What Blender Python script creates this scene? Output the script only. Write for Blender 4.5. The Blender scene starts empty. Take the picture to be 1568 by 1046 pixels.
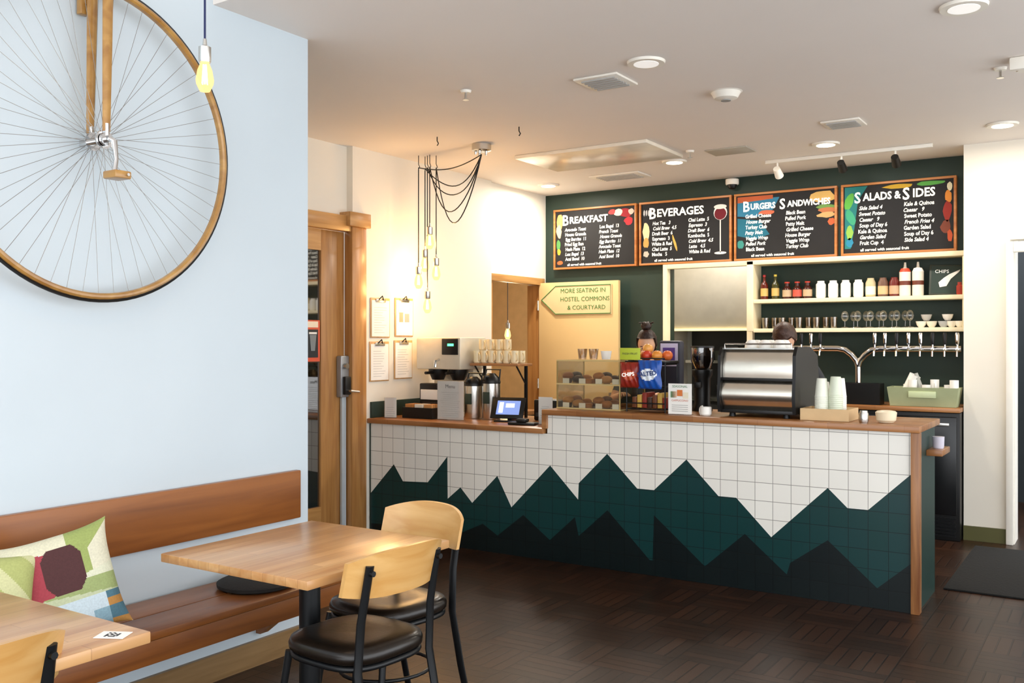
import bpy,bmesh,math,random
from mathutils import Vector,Matrix,noise
random.seed(4)
S=bpy.context.scene
COL=S.collection
# ------------------------------------------------------------ materials
def lin(h):
    if isinstance(h,str):
        h=h.lstrip('#'); v=[int(h[i:i+2],16)/255 for i in (0,2,4)]
    else: v=list(h)
    return tuple((x/12.92 if x<=.04045 else ((x+.055)/1.055)**2.4) for x in v)+(1,)
MATS={}
def base(name):
    m=bpy.data.materials.new(name); m.use_nodes=True
    nt=m.node_tree; b=nt.nodes['Principled BSDF']
    return m,nt,b
def N(nt,t,**k):
    n=nt.nodes.new(t)
    for a,v in k.items():
        try: setattr(n,a,v)
        except Exception: pass
    return n
def mat(name,col,rough=.5,metal=0,var=.06,scale=8,bump=0,emis=0,ecol=None,coat=0,trans=0,alpha=1,ior=1.45):
    if name in MATS: return MATS[name]
    m,nt,b=base(name); c=lin(col)
    tc=N(nt,'ShaderNodeTexCoord'); nz=N(nt,'ShaderNodeTexNoise'); nz.inputs['Scale'].default_value=scale; nz.inputs['Detail'].default_value=3
    nt.links.new(tc.outputs['Object'],nz.inputs['Vector'])
    r=N(nt,'ShaderNodeValToRGB')
    r.color_ramp.elements[0].color=tuple(max(0,x*(1-var)) for x in c[:3])+(1,)
    r.color_ramp.elements[1].color=tuple(min(1,x*(1+var)) for x in c[:3])+(1,)
    r.color_ramp.elements[0].position=.3; r.color_ramp.elements[1].position=.7
    nt.links.new(nz.outputs['Fac'],r.inputs['Fac']); nt.links.new(r.outputs['Color'],b.inputs['Base Color'])
    b.inputs['Roughness'].default_value=rough; b.inputs['Metallic'].default_value=metal; b.inputs['IOR'].default_value=ior
    b.inputs['Coat Weight'].default_value=coat; b.inputs['Transmission Weight'].default_value=trans; b.inputs['Alpha'].default_value=alpha
    if emis:
        b.inputs['Emission Color'].default_value=lin(ecol or col); b.inputs['Emission Strength'].default_value=emis
    if bump:
        bp=N(nt,'ShaderNodeBump'); bp.inputs['Strength'].default_value=bump; bp.inputs['Distance'].default_value=.01
        nt.links.new(nz.outputs['Fac'],bp.inputs['Height']); nt.links.new(bp.outputs['Normal'],b.inputs['Normal'])
    MATS[name]=m; return m
def wood(name,c1,c2,axis='X',rough=.4,scale=5,coat=.1,staves=0):
    if name in MATS: return MATS[name]
    m,nt,b=base(name)
    tc=N(nt,'ShaderNodeTexCoord'); mp=N(nt,'ShaderNodeMapping')
    sc={'X':(scale*.35,scale*5,scale*5),'Y':(scale*5,scale*.35,scale*5),'Z':(scale*5,scale*5,scale*.35)}[axis]
    mp.inputs['Scale'].default_value=sc
    nt.links.new(tc.outputs['Object'],mp.inputs['Vector'])
    nz=N(nt,'ShaderNodeTexNoise'); nz.inputs['Scale'].default_value=1.0; nz.inputs['Detail'].default_value=5; nz.inputs['Distortion'].default_value=.6
    nt.links.new(mp.outputs['Vector'],nz.inputs['Vector'])
    r=N(nt,'ShaderNodeValToRGB'); r.color_ramp.elements[0].color=lin(c1); r.color_ramp.elements[1].color=lin(c2)
    r.color_ramp.elements[0].position=.32; r.color_ramp.elements[1].position=.68
    nt.links.new(nz.outputs['Fac'],r.inputs['Fac'])
    out=r.outputs['Color']
    if staves:
        br=N(nt,'ShaderNodeTexBrick'); br.offset=.5
        br.inputs['Scale'].default_value=1; br.inputs['Brick Width'].default_value=.42; br.inputs['Row Height'].default_value=staves
        br.inputs['Mortar Size'].default_value=.0012; br.inputs['Color1'].default_value=(.72,.66,.6,1); br.inputs['Color2'].default_value=(1,1,1,1); br.inputs['Mortar'].default_value=(.5,.42,.35,1)
        rot=N(nt,'ShaderNodeMapping')
        if axis=='Y': rot.inputs['Rotation'].default_value=(0,0,math.pi/2)
        nt.links.new(tc.outputs['Object'],rot.inputs['Vector']); nt.links.new(rot.outputs['Vector'],br.inputs['Vector'])
        mx=N(nt,'ShaderNodeMixRGB'); mx.blend_type='MULTIPLY'; mx.inputs['Fac'].default_value=.7
        nt.links.new(out,mx.inputs['Color1']); nt.links.new(br.outputs['Color'],mx.inputs['Color2']); out=mx.outputs['Color']
    nt.links.new(out,b.inputs['Base Color']); b.inputs['Roughness'].default_value=rough; b.inputs['Coat Weight'].default_value=coat; b.inputs['Coat Roughness'].default_value=.2
    MATS[name]=m; return m
def tile(name,c1,c2,grout,rough=.25,spec=.5):
    m,nt,b=base(name)
    tc=N(nt,'ShaderNodeTexCoord'); sp=N(nt,'ShaderNodeSeparateXYZ'); ad=N(nt,'ShaderNodeMath',operation='ADD'); cb=N(nt,'ShaderNodeCombineXYZ')
    nt.links.new(tc.outputs['Object'],sp.inputs[0]); nt.links.new(sp.outputs['X'],ad.inputs[0]); nt.links.new(sp.outputs['Y'],ad.inputs[1])
    nt.links.new(ad.outputs[0],cb.inputs[0]); nt.links.new(sp.outputs['Z'],cb.inputs[1])
    br=N(nt,'ShaderNodeTexBrick'); br.offset=0; br.inputs['Scale'].default_value=1
    br.inputs['Brick Width'].default_value=.111; br.inputs['Row Height'].default_value=.111; br.inputs['Mortar Size'].default_value=.0018; br.inputs['Mortar Smooth'].default_value=.1
    br.inputs['Color1'].default_value=lin(c1); br.inputs['Color2'].default_value=lin(c2); br.inputs['Mortar'].default_value=lin(grout)
    nt.links.new(cb.outputs[0],br.inputs['Vector']); nt.links.new(br.outputs['Color'],b.inputs['Base Color'])
    bp=N(nt,'ShaderNodeBump'); bp.invert=True; bp.inputs['Strength'].default_value=.3; bp.inputs['Distance'].default_value=.002
    nt.links.new(br.outputs['Fac'],bp.inputs['Height']); nt.links.new(bp.outputs['Normal'],b.inputs['Normal'])
    b.inputs['Roughness'].default_value=rough; b.inputs['Specular IOR Level'].default_value=spec
    MATS[name]=m; return m
def glassy(name,tint='#ffffff',op=.15):
    if name in MATS: return MATS[name]
    m=bpy.data.materials.new(name); m.use_nodes=True; nt=m.node_tree; nt.nodes.clear()
    o=N(nt,'ShaderNodeOutputMaterial'); t=N(nt,'ShaderNodeBsdfTransparent'); t.inputs[0].default_value=lin(tint)
    g=N(nt,'ShaderNodeBsdfGlossy'); g.inputs['Roughness'].default_value=.03
    fr=N(nt,'ShaderNodeLayerWeight'); fr.inputs[0].default_value=.35
    a=N(nt,'ShaderNodeMath',operation='MULTIPLY'); a.inputs[1].default_value=.6
    a2=N(nt,'ShaderNodeMath',operation='ADD'); a2.inputs[1].default_value=op*.5; a2.use_clamp=True
    mx=N(nt,'ShaderNodeMixShader')
    nt.links.new(fr.outputs['Facing'],a.inputs[0]); nt.links.new(a.outputs[0],a2.inputs[0]); nt.links.new(a2.outputs[0],mx.inputs[0])
    nt.links.new(t.outputs[0],mx.inputs[1]); nt.links.new(g.outputs[0],mx.inputs[2]); nt.links.new(mx.outputs[0],o.inputs[0])
    MATS[name]=m; return m
def bulb_glass():
    m=bpy.data.materials.new('bulb_glass'); m.use_nodes=True; nt=m.node_tree; nt.nodes.clear()
    o=N(nt,'ShaderNodeOutputMaterial'); t=N(nt,'ShaderNodeBsdfTransparent'); t.inputs[0].default_value=lin('#ffe8c0')
    e=N(nt,'ShaderNodeEmission'); e.inputs[0].default_value=lin('#ffdc9c'); e.inputs[1].default_value=1.9
    mx=N(nt,'ShaderNodeMixShader'); mx.inputs[0].default_value=.5
    nt.links.new(t.outputs[0],mx.inputs[1]); nt.links.new(e.outputs[0],mx.inputs[2]); nt.links.new(mx.outputs[0],o.inputs[0])
    return m
def floor_mat():
    m,nt,b=base('floor_vinyl')
    tc=N(nt,'ShaderNodeTexCoord')
    ch=N(nt,'ShaderNodeTexChecker'); ch.inputs['Scale'].default_value=3.28
    def planks(rot):
        mp=N(nt,'ShaderNodeMapping'); mp.inputs['Rotation'].default_value=(0,0,rot)
        nt.links.new(tc.outputs['Object'],mp.inputs['Vector'])
        br=N(nt,'ShaderNodeTexBrick'); br.offset=0; br.inputs['Scale'].default_value=1
        br.inputs['Brick Width'].default_value=.3049; br.inputs['Row Height'].default_value=.0610; br.inputs['Mortar Size'].default_value=.004; br.inputs['Mortar Smooth'].default_value=.2
        br.inputs['Color1'].default_value=(.3,.3,.3,1); br.inputs['Color2'].default_value=(.95,.95,.95,1); br.inputs['Mortar'].default_value=(0,0,0,1)
        nt.links.new(mp.outputs['Vector'],br.inputs['Vector']); return br
    wx,wy=planks(0),planks(math.pi/2)
    nt.links.new(tc.outputs['Object'],ch.inputs['Vector'])
    mx=N(nt,'ShaderNodeMixRGB'); nt.links.new(ch.outputs['Fac'],mx.inputs['Fac']); nt.links.new(wx.outputs['Color'],mx.inputs['Color1']); nt.links.new(wy.outputs['Color'],mx.inputs['Color2'])
    r=N(nt,'ShaderNodeValToRGB'); r.color_ramp.elements[0].color=lin('#080403'); r.color_ramp.elements[1].color=lin('#3f281b')
    nz=N(nt,'ShaderNodeTexNoise'); nz.inputs['Scale'].default_value=1.3; nt.links.new(tc.outputs['Object'],nz.inputs['Vector'])
    ad=N(nt,'ShaderNodeMixRGB'); ad.inputs['Fac'].default_value=.3; nt.links.new(mx.outputs['Color'],ad.inputs['Color1']); nt.links.new(nz.outputs['Fac'],ad.inputs['Color2'])
    nt.links.new(ad.outputs['Color'],r.inputs['Fac']); nt.links.new(r.outputs['Color'],b.inputs['Base Color'])
    b.inputs['Roughness'].default_value=.32; b.inputs['Specular IOR Level'].default_value=.26
    b.inputs['Specular Tint'].default_value=(1,.78,.58,1)
    bp=N(nt,'ShaderNodeBump'); bp.inputs['Strength'].default_value=.5; bp.inputs['Distance'].default_value=.003
    nt.links.new(mx.outputs['Color'],bp.inputs['Height']); nt.links.new(bp.outputs['Normal'],b.inputs['Normal'])
    return m
WB=mat('paint_cool_white','#c5d1d8',.6,var=.015,scale=2)
WW=mat('paint_warm_white','#ece5d6',.6,var=.015,scale=2)
CEIL=mat('paint_ceiling','#f0e9e2',.7,var=.012,scale=1.5)
GREEN=mat('paint_dark_green','#1f3228',.55,var=.05,scale=3)
CREAM=mat('paint_cream','#f0e2bd',.4,var=.03)
TRIMW=mat('paint_trim_white','#efeade',.4,var=.02)
OAK=wood('oak_door','#a06c38','#c08c50','Z',.35)
OAKY=wood('oak_trim','#ad7c44','#c8985c','Y',.35)
BENCHW=wood('bench_wood','#74411c','#985c2a','Y',.35,3)
TABLEW=wood('butcher_block','#c28a52','#d9aa74','Y',.28,4,.3,staves=.055)
CTOP=wood('counter_oak','#8f5a2e','#b47c48','X',.35,4,.2,staves=.06)
CTRIM=wood('counter_trim','#6f4222','#a87446','Z',.4,5)
MAPLE=wood('maple_ply','#c8934e','#dcb070','X',.35,3,.2)
RIMW=wood('rim_wood','#94672f','#b48a4a','X',.3,3,.3)
BLK=mat('black_steel','#17191b',.35,.3)
BLKP=mat('black_plastic','#0e0e0e',.4)
VINYL=mat('black_vinyl','#1a140f',.28,bump=.05,scale=60)
STEEL=mat('brushed_steel','#c8c6c0',.25,1)
CHROME=mat('chrome','#dddddd',.1,1)
WHITE=mat('white_ceramic','#f3f1ea',.25,var=.01)
PAPER=mat('white_paper','#f2f0ea',.7,var=.02)
INK=mat('ink','#3a3a3a',.7)
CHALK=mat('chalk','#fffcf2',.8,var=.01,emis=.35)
SLATE=mat('chalkboard','#151416',.7,var=.2,scale=5)
FRAMEW=wood('board_frame','#a8622c','#c88444','X',.45,4)
TAN=mat('tan_door','#dcbc84',.5,var=.03,scale=2)
GLASS=glassy('clear_glass')
def colr(h,r=.5): return mat('col_'+h.strip('#'),h,r,var=.05)
WT=tile('tile_white','#f0ede4','#eae7de','#8e8b82')
GT=tile('tile_green','#0b3534','#0e3637','#051a1a',.3,.35)
DT=tile('tile_dark','#0a1416','#0d1718','#050b0c',.3,.3)
# ------------------------------------------------------------ builder
class B:
    def __init__(s): s.bm=bmesh.new(); s.m=[]; s.T=Matrix.Identity(4)
    def mi(s,m):
        if m not in s.m: s.m.append(m)
        return s.m.index(m)
    def v(s,p): return s.bm.verts.new(s.T@Vector(p))
    def f(s,vs,m):
        try:
            f=s.bm.faces.new(vs); f.material_index=s.mi(m); f.smooth=True; return f
        except ValueError: return None
    def box(s,x0,x1,y0,y1,z0,z1,m,bev=0):
        if bev:
            t=bmesh.new(); bmesh.ops.create_cube(t,size=1)
            for v in t.verts: v.co=Vector(((x0+x1)/2+v.co.x*(x1-x0),(y0+y1)/2+v.co.y*(y1-y0),(z0+z1)/2+v.co.z*(z1-z0)))
            bmesh.ops.bevel(t,geom=t.edges[:],offset=bev,segments=2,affect='EDGES',profile=.5)
            mp={v:s.v(v.co) for v in t.verts}
            for f in t.faces: s.f([mp[v] for v in f.verts],m)
            t.free(); return
        V=[s.v((x,y,z)) for z in (z0,z1) for y in (y0,y1) for x in (x0,x1)]
        for q in ((0,2,3,1),(4,5,7,6),(0,1,5,4),(2,6,7,3),(0,4,6,2),(1,3,7,5)): s.f([V[i] for i in q],m)
    def poly(s,pts,m): return s.f([s.v(p) for p in pts],m)
    def prism(s,pts,d,m):
        d=Vector(d); a=[s.v(p) for p in pts]; b=[s.v(Vector(p)+d) for p in pts]; n=len(pts)
        s.f(a[::-1],m); s.f(b,m)
        for i in range(n): s.f([a[i],a[(i+1)%n],b[(i+1)%n],b[i]],m)
    def tube(s,pts,r,m,n=8,closed=False,caps=True,flat=None):
        P=[Vector(p) for p in pts]; L=len(P); rings=[]; up=None
        for i,p in enumerate(P):
            if closed: t=(P[(i+1)%L]-P[i-1])
            else: t=P[min(i+1,L-1)]-P[max(i-1,0)]
            if t.length<1e-9: t=Vector((0,0,1))
            t.normalize()
            if up is None:
                up=Vector((0,0,1)) if abs(t.z)<.9 else Vector((0,1,0))
            a=up-t*up.dot(t)
            if a.length<1e-6: a=t.orthogonal()
            a.normalize(); up=a; b=t.cross(a)
            rr=r[i] if isinstance(r,(list,tuple)) else r
            fa,fb=(flat if flat else (1,1))
            rings.append([s.v(p+a*math.cos(k*2*math.pi/n)*rr*fa+b*math.sin(k*2*math.pi/n)*rr*fb) for k in range(n)])
        R=range(L if closed else L-1)
        for i in R:
            A,Bq=rings[i],rings[(i+1)%L]
            for k in range(n): s.f([A[k],A[(k+1)%n],Bq[(k+1)%n],Bq[k]],m)
        if caps and not closed: s.f(rings[0][::-1],m); s.f(rings[-1],m)
    def cyl(s,p0,p1,r,m,r1=None,n=20): s.tube([p0,p1],[r,r if r1 is None else r1],m,n)
    def lathe(s,c,prof,m,n=24,close=True):
        c=Vector(c); rings=[]
        for r,z in prof:
            rings.append([s.v(c+Vector((max(r,1e-4)*math.cos(k*2*math.pi/n),max(r,1e-4)*math.sin(k*2*math.pi/n),z))) for k in range(n)])
        for A,Bq in zip(rings,rings[1:]):
            for k in range(n): s.f([A[k],A[(k+1)%n],Bq[(k+1)%n],Bq[k]],m)
        if close: s.f(rings[0][::-1],m); s.f(rings[-1],m)
    def ball(s,c,r,m,n=16,fn=None):
        rx,ry,rz=r if isinstance(r,(tuple,list)) else (r,r,r); c=Vector(c); rings=[]
        for i in range(1,n):
            th=math.pi*i/n; ring=[]
            for k in range(n*2):
                ph=math.pi*k/n; d=Vector((math.sin(th)*math.cos(ph),math.sin(th)*math.sin(ph),math.cos(th)))
                p=Vector((d.x*rx,d.y*ry,d.z*rz))
                if fn: p=fn(p,d)
                ring.append(s.v(c+p))
            rings.append(ring)
        tp=Vector((0,0,rz)); bt=Vector((0,0,-rz))
        if fn: tp=fn(tp,Vector((0,0,1))); bt=fn(bt,Vector((0,0,-1)))
        a=s.v(c+tp); b=s.v(c+bt); K=n*2
        for k in range(K):
            s.f([a,rings[0][k],rings[0][(k+1)%K]],m); s.f([b,rings[-1][(k+1)%K],rings[-1][k]],m)
        for A,Bq in zip(rings,rings[1:]):
            for k in range(K): s.f([A[k],Bq[k],Bq[(k+1)%K],A[(k+1)%K]],m)
    def surf(s,fn,nu,nv,m,wrap=False):
        G=[[s.v(fn(i/nu,j/nv)) for j in range(nv+1)] for i in range(nu+1)]
        for i in range(nu):
            for j in range(nv):
                mm=m(i/nu+.5/nu,j/nv+.5/nv) if callable(m) else m
                s.f([G[i][j],G[i+1][j],G[i+1][j+1],G[i][j+1]],mm)
    def text(s,t,size,origin,m,right=(1,0,0),up=(0,0,1),al='LEFT',ext=0,off=0,sx=1):
        c=bpy.data.curves.new('t','FONT'); c.body=t; c.size=size; c.align_x=al; c.extrude=ext; c.resolution_u=2; c.offset=off
        o=bpy.data.objects.new('t',c); COL.objects.link(o); bpy.context.view_layer.update()
        me=bpy.data.meshes.new_from_object(o.evaluated_get(bpy.context.evaluated_depsgraph_get()))
        R=Vector(right).normalized();U=Vector(up).normalized();O=Vector(origin)
        vs=[s.v(O+R*v.co.x*sx+U*v.co.y+R.cross(U)*v.co.z) for v in me.vertices]
        for p in me.polygons: s.f([vs[i] for i in p.vertices],m)
        bpy.data.objects.remove(o); bpy.data.curves.remove(c); bpy.data.meshes.remove(me)
    def done(s,name,loc=(0,0,0),rz=0,ang=32,parent=None,merge=False):
        if merge: bmesh.ops.remove_doubles(s.bm,verts=s.bm.verts[:],dist=1e-4)
        bmesh.ops.recalc_face_normals(s.bm,faces=s.bm.faces[:])
        for e in s.bm.edges:
            if len(e.link_faces)==2 and e.calc_face_angle(0)>math.radians(ang): e.smooth=False
        me=bpy.data.meshes.new(name); s.bm.to_mesh(me); s.bm.free()
        for m in s.m: me.materials.append(m)
        o=bpy.data.objects.new(name,me); COL.objects.link(o)
        o.location=loc; o.rotation_euler=(0,0,rz)
        if parent: o.parent=parent
        return o
def light(name,kind,loc,energy,col=(1,1,1),size=.1,parent=None,spot=None,rot=None):
    l=bpy.data.lights.new(name,kind); l.energy=energy; l.color=col
    if kind=='AREA': l.shape='DISK'; l.size=size
    else: l.shadow_soft_size=size
    if spot: l.spot_size=spot; l.spot_blend=.6
    o=bpy.data.objects.new(name,l); COL.objects.link(o); o.location=loc
    if rot: o.rotation_euler=rot
    if parent: o.parent=parent
    return o
# ------------------------------------------------------------ room shell
def simple(name,boxes,m,bev=0):
    b=B()
    for q in boxes: b.box(*q[:6],q[6] if len(q)>6 else m,bev)
    return b.done(name)
simple('floor',[(-8,3,-2,11,-.1,0)],floor_mat())
simple('ceiling',[(-5.3,3,2.946,8.7,3.05,3.12),(-5.3,3,2.85,2.946,3.05,3.6),(-5.3,3,-1.5,2.85,3.52,3.6)],CEIL)
simple('wall_left',[(-3.61,-3.46,-1.5,3.44,0,3.52)],WB)
simple('wall_closing_unseen',[(-5.2,-3.61,3.2,3.3,0,3.05)],WB)  # unseen closing wall, added to keep the sky and its light out
simple('wall_left_rear',[(-5.27,-5.11,3.3,4.4,0,3.05),(-5.27,-5.11,4.4,5.5,2.5,3.05),(-5.2,-5.05,5.5,7.42,0,3.05),(-5.25,-5.1,7.42,8.5,2.16,3.05),(-5.25,-5.1,8.4,8.5,0,2.16)],WW)
simple('wall_back',[(-5.25,-3.72,8.5,8.65,0,3.05),(-3.72,-2.9,8.5,8.65,2.24,3.05),(-2.9,-1.05,8.5,8.65,0,3.05)],GREEN)
simple('wall_right',[(-1.06,-.74,8.05,8.65,0,3.05),(-.74,1.2,8.05,8.2,2.3,3.05),(.3,3,8.05,8.2,0,3.05)],WW)
simple('baseboard_right',[(-1.06,-.765,8.03,8.049,0,.11)],mat('base_olive','#57552e',.5))
simple('baseboard_left',[(-3.459,-3.44,-1.4,3.44,0,.12)],wood('base_wood','#7a5c34','#94744a','Y'))
b=B()
b.box(-.765,-.715,8.0,8.049,0,2.28,TRIMW,.006); b.box(-.715,.3,8.0,8.049,2.2,2.28,TRIMW,.006)
b.box(-.739,-.71,8.05,8.3,0,2.2,TRIMW)
b.done('door_frame_right')
simple('wall_corridor',[(-1.5,1.5,10.2,10.3,0,3)],colr('#3b4146'))
b=B(); b.box(-.72,.28,9.6,9.66,0,2.05,colr('#8fa0a8')); b.box(-.6,.2,9.58,9.6,1.0,1.9,colr('#c8d6de')); b.box(-.55,-.5,9.54,9.58,.95,1.1,CHROME); b.done('corridor_door')
simple('wall_side_room',[(-8,-7.9,6.5,11,0,3),(-8,-5.2,10.9,11,0,3),(-8,-5.25,6.5,6.6,0,3)],mat('paint_beige','#d8b888',.6))
simple('ceiling_side_room',[(-8,-5.25,6.5,11,3.0,3.1)],CEIL)
b=B()
b.box(-4.2,-2.4,9.9,10,0,3,colr('#d8d6cc')); b.box(-4.2,-4.1,8.65,10,0,3,WW); b.box(-2.5,-2.4,8.65,10,0,3,WW); b.box(-4.2,-2.4,8.65,10,3,3.05,WW)
b.done('wall_kitchen')
b=B()
b.box(-4.05,-2.55,9.3,9.88,1.66,2.6,colr('#cfc7b8',.35),.01); b.box(-4.05,-2.55,9.28,9.3,1.64,1.665,mat('warm_strip','#ffe9a8',.5,emis=1.2)); b.done('kitchen_hood')
b=B()
b.box(-4.05,-2.55,9.25,9.88,0,.92,colr('#30302e'),.01); b.box(-4.05,-2.55,9.22,9.88,.92,.95,STEEL)
for i in range(5): b.lathe((-3.8+.27*i,9.5,.95),[(.07,0),(.075,.12),(.07,.13)],STEEL if i%2 else colr('#2a2a2a'))
b.box(-4.0,-2.6,9.6,9.8,1.3,1.33,STEEL); b.box(-4.0,-2.6,9.78,9.8,.95,1.64,BLKP)
for i in range(6): b.lathe((-3.85+.22*i,9.65,1.331),[(.05,0),(.06,.1),(.055,.1)],colr('#3a4038') if i%2 else STEEL)
b.done('kitchen_range')
b=B(); b.lathe((-3.3,8.95,2.96),[(.12,0),(.13,.035)],mat('kitchen_fill_disc','#fff6e8',.4,emis=4),28); kl=b.done('kitchen_fill_light'); light('lamp','AREA',(-3.3,8.95,2.94),24,(1,.93,.82),.25,kl)  # unseen glowing disc and lamp, added to brighten the dark kitchen opening
# ------------------------------------------------------------ oak entry door (left)
b=B()
b.box(-5.11,-5.03,5.475,5.64,0,2.42,OAK,.004); b.box(-5.12,-5.0,5.42,5.66,2.42,2.53,OAKY,.004)
b.box(-5.11,-5.04,4.3,5.475,2.38,2.5,OAKY,.004)
b.box(-5.11,-5.04,4.2,4.36,0,2.5,OAK,.004)
b.done('trim_entry_door')
b=B()
X0,X1=-5.16,-5.112
b.box(X0,X1,5.22,5.47,0,2.38,OAK,.003); b.box(X0,X1,4.36,4.52,0,2.38,OAK,.003)
b.box(X0,X1,4.52,5.22,2.22,2.38,OAKY); b.box(X0,X1,4.52,5.22,0,.28,OAKY)
b.box(-5.14,-5.13,4.52,5.22,.28,2.22,glassy('dark_glass','#6a6a60',.3))
b.box(-5.105,-5.085,5.42,5.465,.02,1.32,mat('edge_guard','#c8d8e2',.3,.3))
dr=b.done('door_1')
b=B()
b.box(-5.11,-5.06,5.38,5.475,1.1,1.42,mat('lock_grey','#9a9c9e',.35,.5),.01)
b.box(-5.062,-5.03,5.40,5.465,1.12,1.26,BLKP,.008); b.tube([(-5.05,5.43,1.15),(-5.0,5.43,1.15),(-4.99,5.51,1.14)],.01,STEEL)
b.cyl((-5.06,5.42,1.34),(-5.03,5.42,1.34),.022,STEEL); b.done('door_lock',parent=dr)
b=B(); b.box(-5.11,-5.105,5.0,5.2,1.38,1.69,colr('#d85a3c')); b.box(-5.105,-5.103,5.03,5.18,1.41,1.62,colr('#20262c')); b.box(-5.105,-5.103,5.03,5.18,1.635,1.68,colr('#f0e0c8'))
b.prism([(-5.103,5.09,1.58),(-5.103,5.16,1.58),(-5.103,5.145,1.46),(-5.103,5.105,1.46)],(.002,0,0),colr('#7c8488')); b.box(-5.103,-5.101,5.085,5.165,1.585,1.6,WHITE); b.done('door_poster')
simple('wall_exterior',[(-7.2,-7.1,3.5,6.4,0,3)],mat('ext_dark','#4a4436',.6,var=.4,scale=3))
b=B()
b.box(-5.12,-5.06,7.4,8.42,2.11,2.18,OAKY,.004); b.box(-5.24,-5.07,7.42,7.47,0,2.11,OAK,.004); b.box(-5.24,-5.07,8.36,8.42,0,2.11,OAK,.004)
b.done('trim_doorway')
b=B(); b.box(-5.08,-4.17,8.33,8.375,.01,2.13,TAN,.003)
for z in (.25,1.1,1.9): b.cyl((-5.09,8.33,z-.05),(-5.09,8.33,z+.05),.01,STEEL)
b.lathe((-4.23,8.3,1.0),[(.0,0),(.03,.0),(.03,.03),(0,.03)],STEEL); b.cyl((-4.23,8.33,1.02),(-4.23,8.28,1.02),.012,STEEL)
b.done('door_2')
b=B(); SG=mat('sign_green','#2f7a38',.6,emis=.03); y=8.326
o=[(-5.05,1.955),(-4.88,2.10),(-4.24,2.10),(-4.24,1.80),(-4.88,1.80)]
b.prism([(x,y,z) for x,z in o],(0,-.006,0),mat('sign_tan','#e6cb98',.5,var=.03))
def ins(o,k):
    cx=sum(p[0] for p in o)/5; cz=1.95
    return [(cx+(x-cx)*(1-k*.8),cz+(z-cz)*(1-k*2)) for x,z in o]
oo=ins(o,.03)
b.tube([(x,y-.008,z) for x,z in oo]+[(oo[0][0],y-.008,oo[0][1])],.004,SG,6)
for i,t in enumerate(['MORE SEATING IN','HOSTEL COMMONS','& COURTYARD']): b.text(t,.062,(-4.56+.02*i,y-.0085,2.02-i*.085),SG,al='CENTER')
b.done('arrow_sign')
# ------------------------------------------------------------ counter
P1=[(-5.03,.33),(-4.794,.573),(-4.702,.448),(-4.459,.46),(-4.273,.668),(-4.27,.352),(-4.152,.447),(-4.045,.342),(-3.822,.558),(-3.70,.342),(-3.378,.665),(-3.155,.447),(-3.15,.56),(-2.932,.775),(-2.71,.56),(-2.59,.56),(-2.365,.775),(-2.15,.56),(-2.035,.56),(-1.815,.34),(-1.478,.668),(-1.365,.56),(-1.25,.56),(-1.0,.80)]
P2=[(-5.03,.10),(-4.6,.12),(-4.27,.22),(-4.15,.12),(-3.95,.22),(-3.82,.14),(-3.6,.33),(-3.38,.16),(-3.18,.36),(-3.15,.22),(-2.93,.44),(-2.62,.11),(-2.6,.11),(-2.59,.44),(-2.24,.12),(-1.98,.38),(-1.72,.14),(-1.70,.22),(-1.478,.40),(-1.2,.13),(-1.0,.33)]
P2=[(x,z*.9) for x,z in P2]
def ev(P,x,side):
    seg=[(a,c) for a,c in zip(P,P[1:]) if a[0]-1e-9<=x<=c[0]+1e-9]
    a,c=seg[-1] if side>0 else seg[0]
    return a[1]+(c[1]-a[1])*(x-a[0])/(c[0]-a[0])
b=B(); TT=1.055
xs=sorted(set([p[0] for p in P1]+[p[0] for p in P2]+[-3.40])); YF=5.69
for a,c in zip(xs,xs[1:]):
    top=.885 if c<=-3.399 else TT-.037
    z1a,z1c,z2a,z2c=ev(P1,a,1),ev(P1,c,-1),ev(P2,a,1),ev(P2,c,-1)
    z2a=min(z2a,z1a); z2c=min(z2c,z1c)
    b.poly([(a,YF,z1a),(c,YF,z1c),(c,YF,top),(a,YF,top)],WT)
    b.poly([(a,YF,z2a),(c,YF,z2c),(c,YF,z1c),(a,YF,z1a)],GT)
    b.poly([(a,YF,0.0),(c,YF,0.0),(c,YF,z2c),(a,YF,z2a)],DT)
b.box(-5.045,-3.40,YF+.002,6.35,.0,.88,GREEN); b.box(-3.40,-1.0,YF+.002,6.28,0,TT-.045,GREEN)
b.box(-1.0,-.988,YF+.05,6.28,0,TT-.037,mat('end_panel','#15302b',.4))
b.box(-1.018,-.972,YF-.018,YF+.05,0,TT-.037,CTRIM,.003)
b.box(-5.045,-3.42,YF-.03,6.6,.885,.922,CTOP,.004)
b.box(-5.045,-4.4,6.35,7.2,.0,.88,GREEN); b.box(-5.045,-4.38,6.6,7.22,.885,.922,CTOP,.004)
b.box(-3.43,-.968,YF-.03,6.34,TT-.037,TT,CTOP,.004)
b.box(-3.43,-3.395,YF-.028,6.33,.9225,TT-.037,CTOP)
b.box(-.988,-.90,5.98,6.26,.86,.895,CTOP,.004)
b.done('service_counter')
b=B(); b.box(-5.049,-5.03,5.7,7.2,.923,1.05,GREEN,.003); b.done('backsplash')
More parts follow.
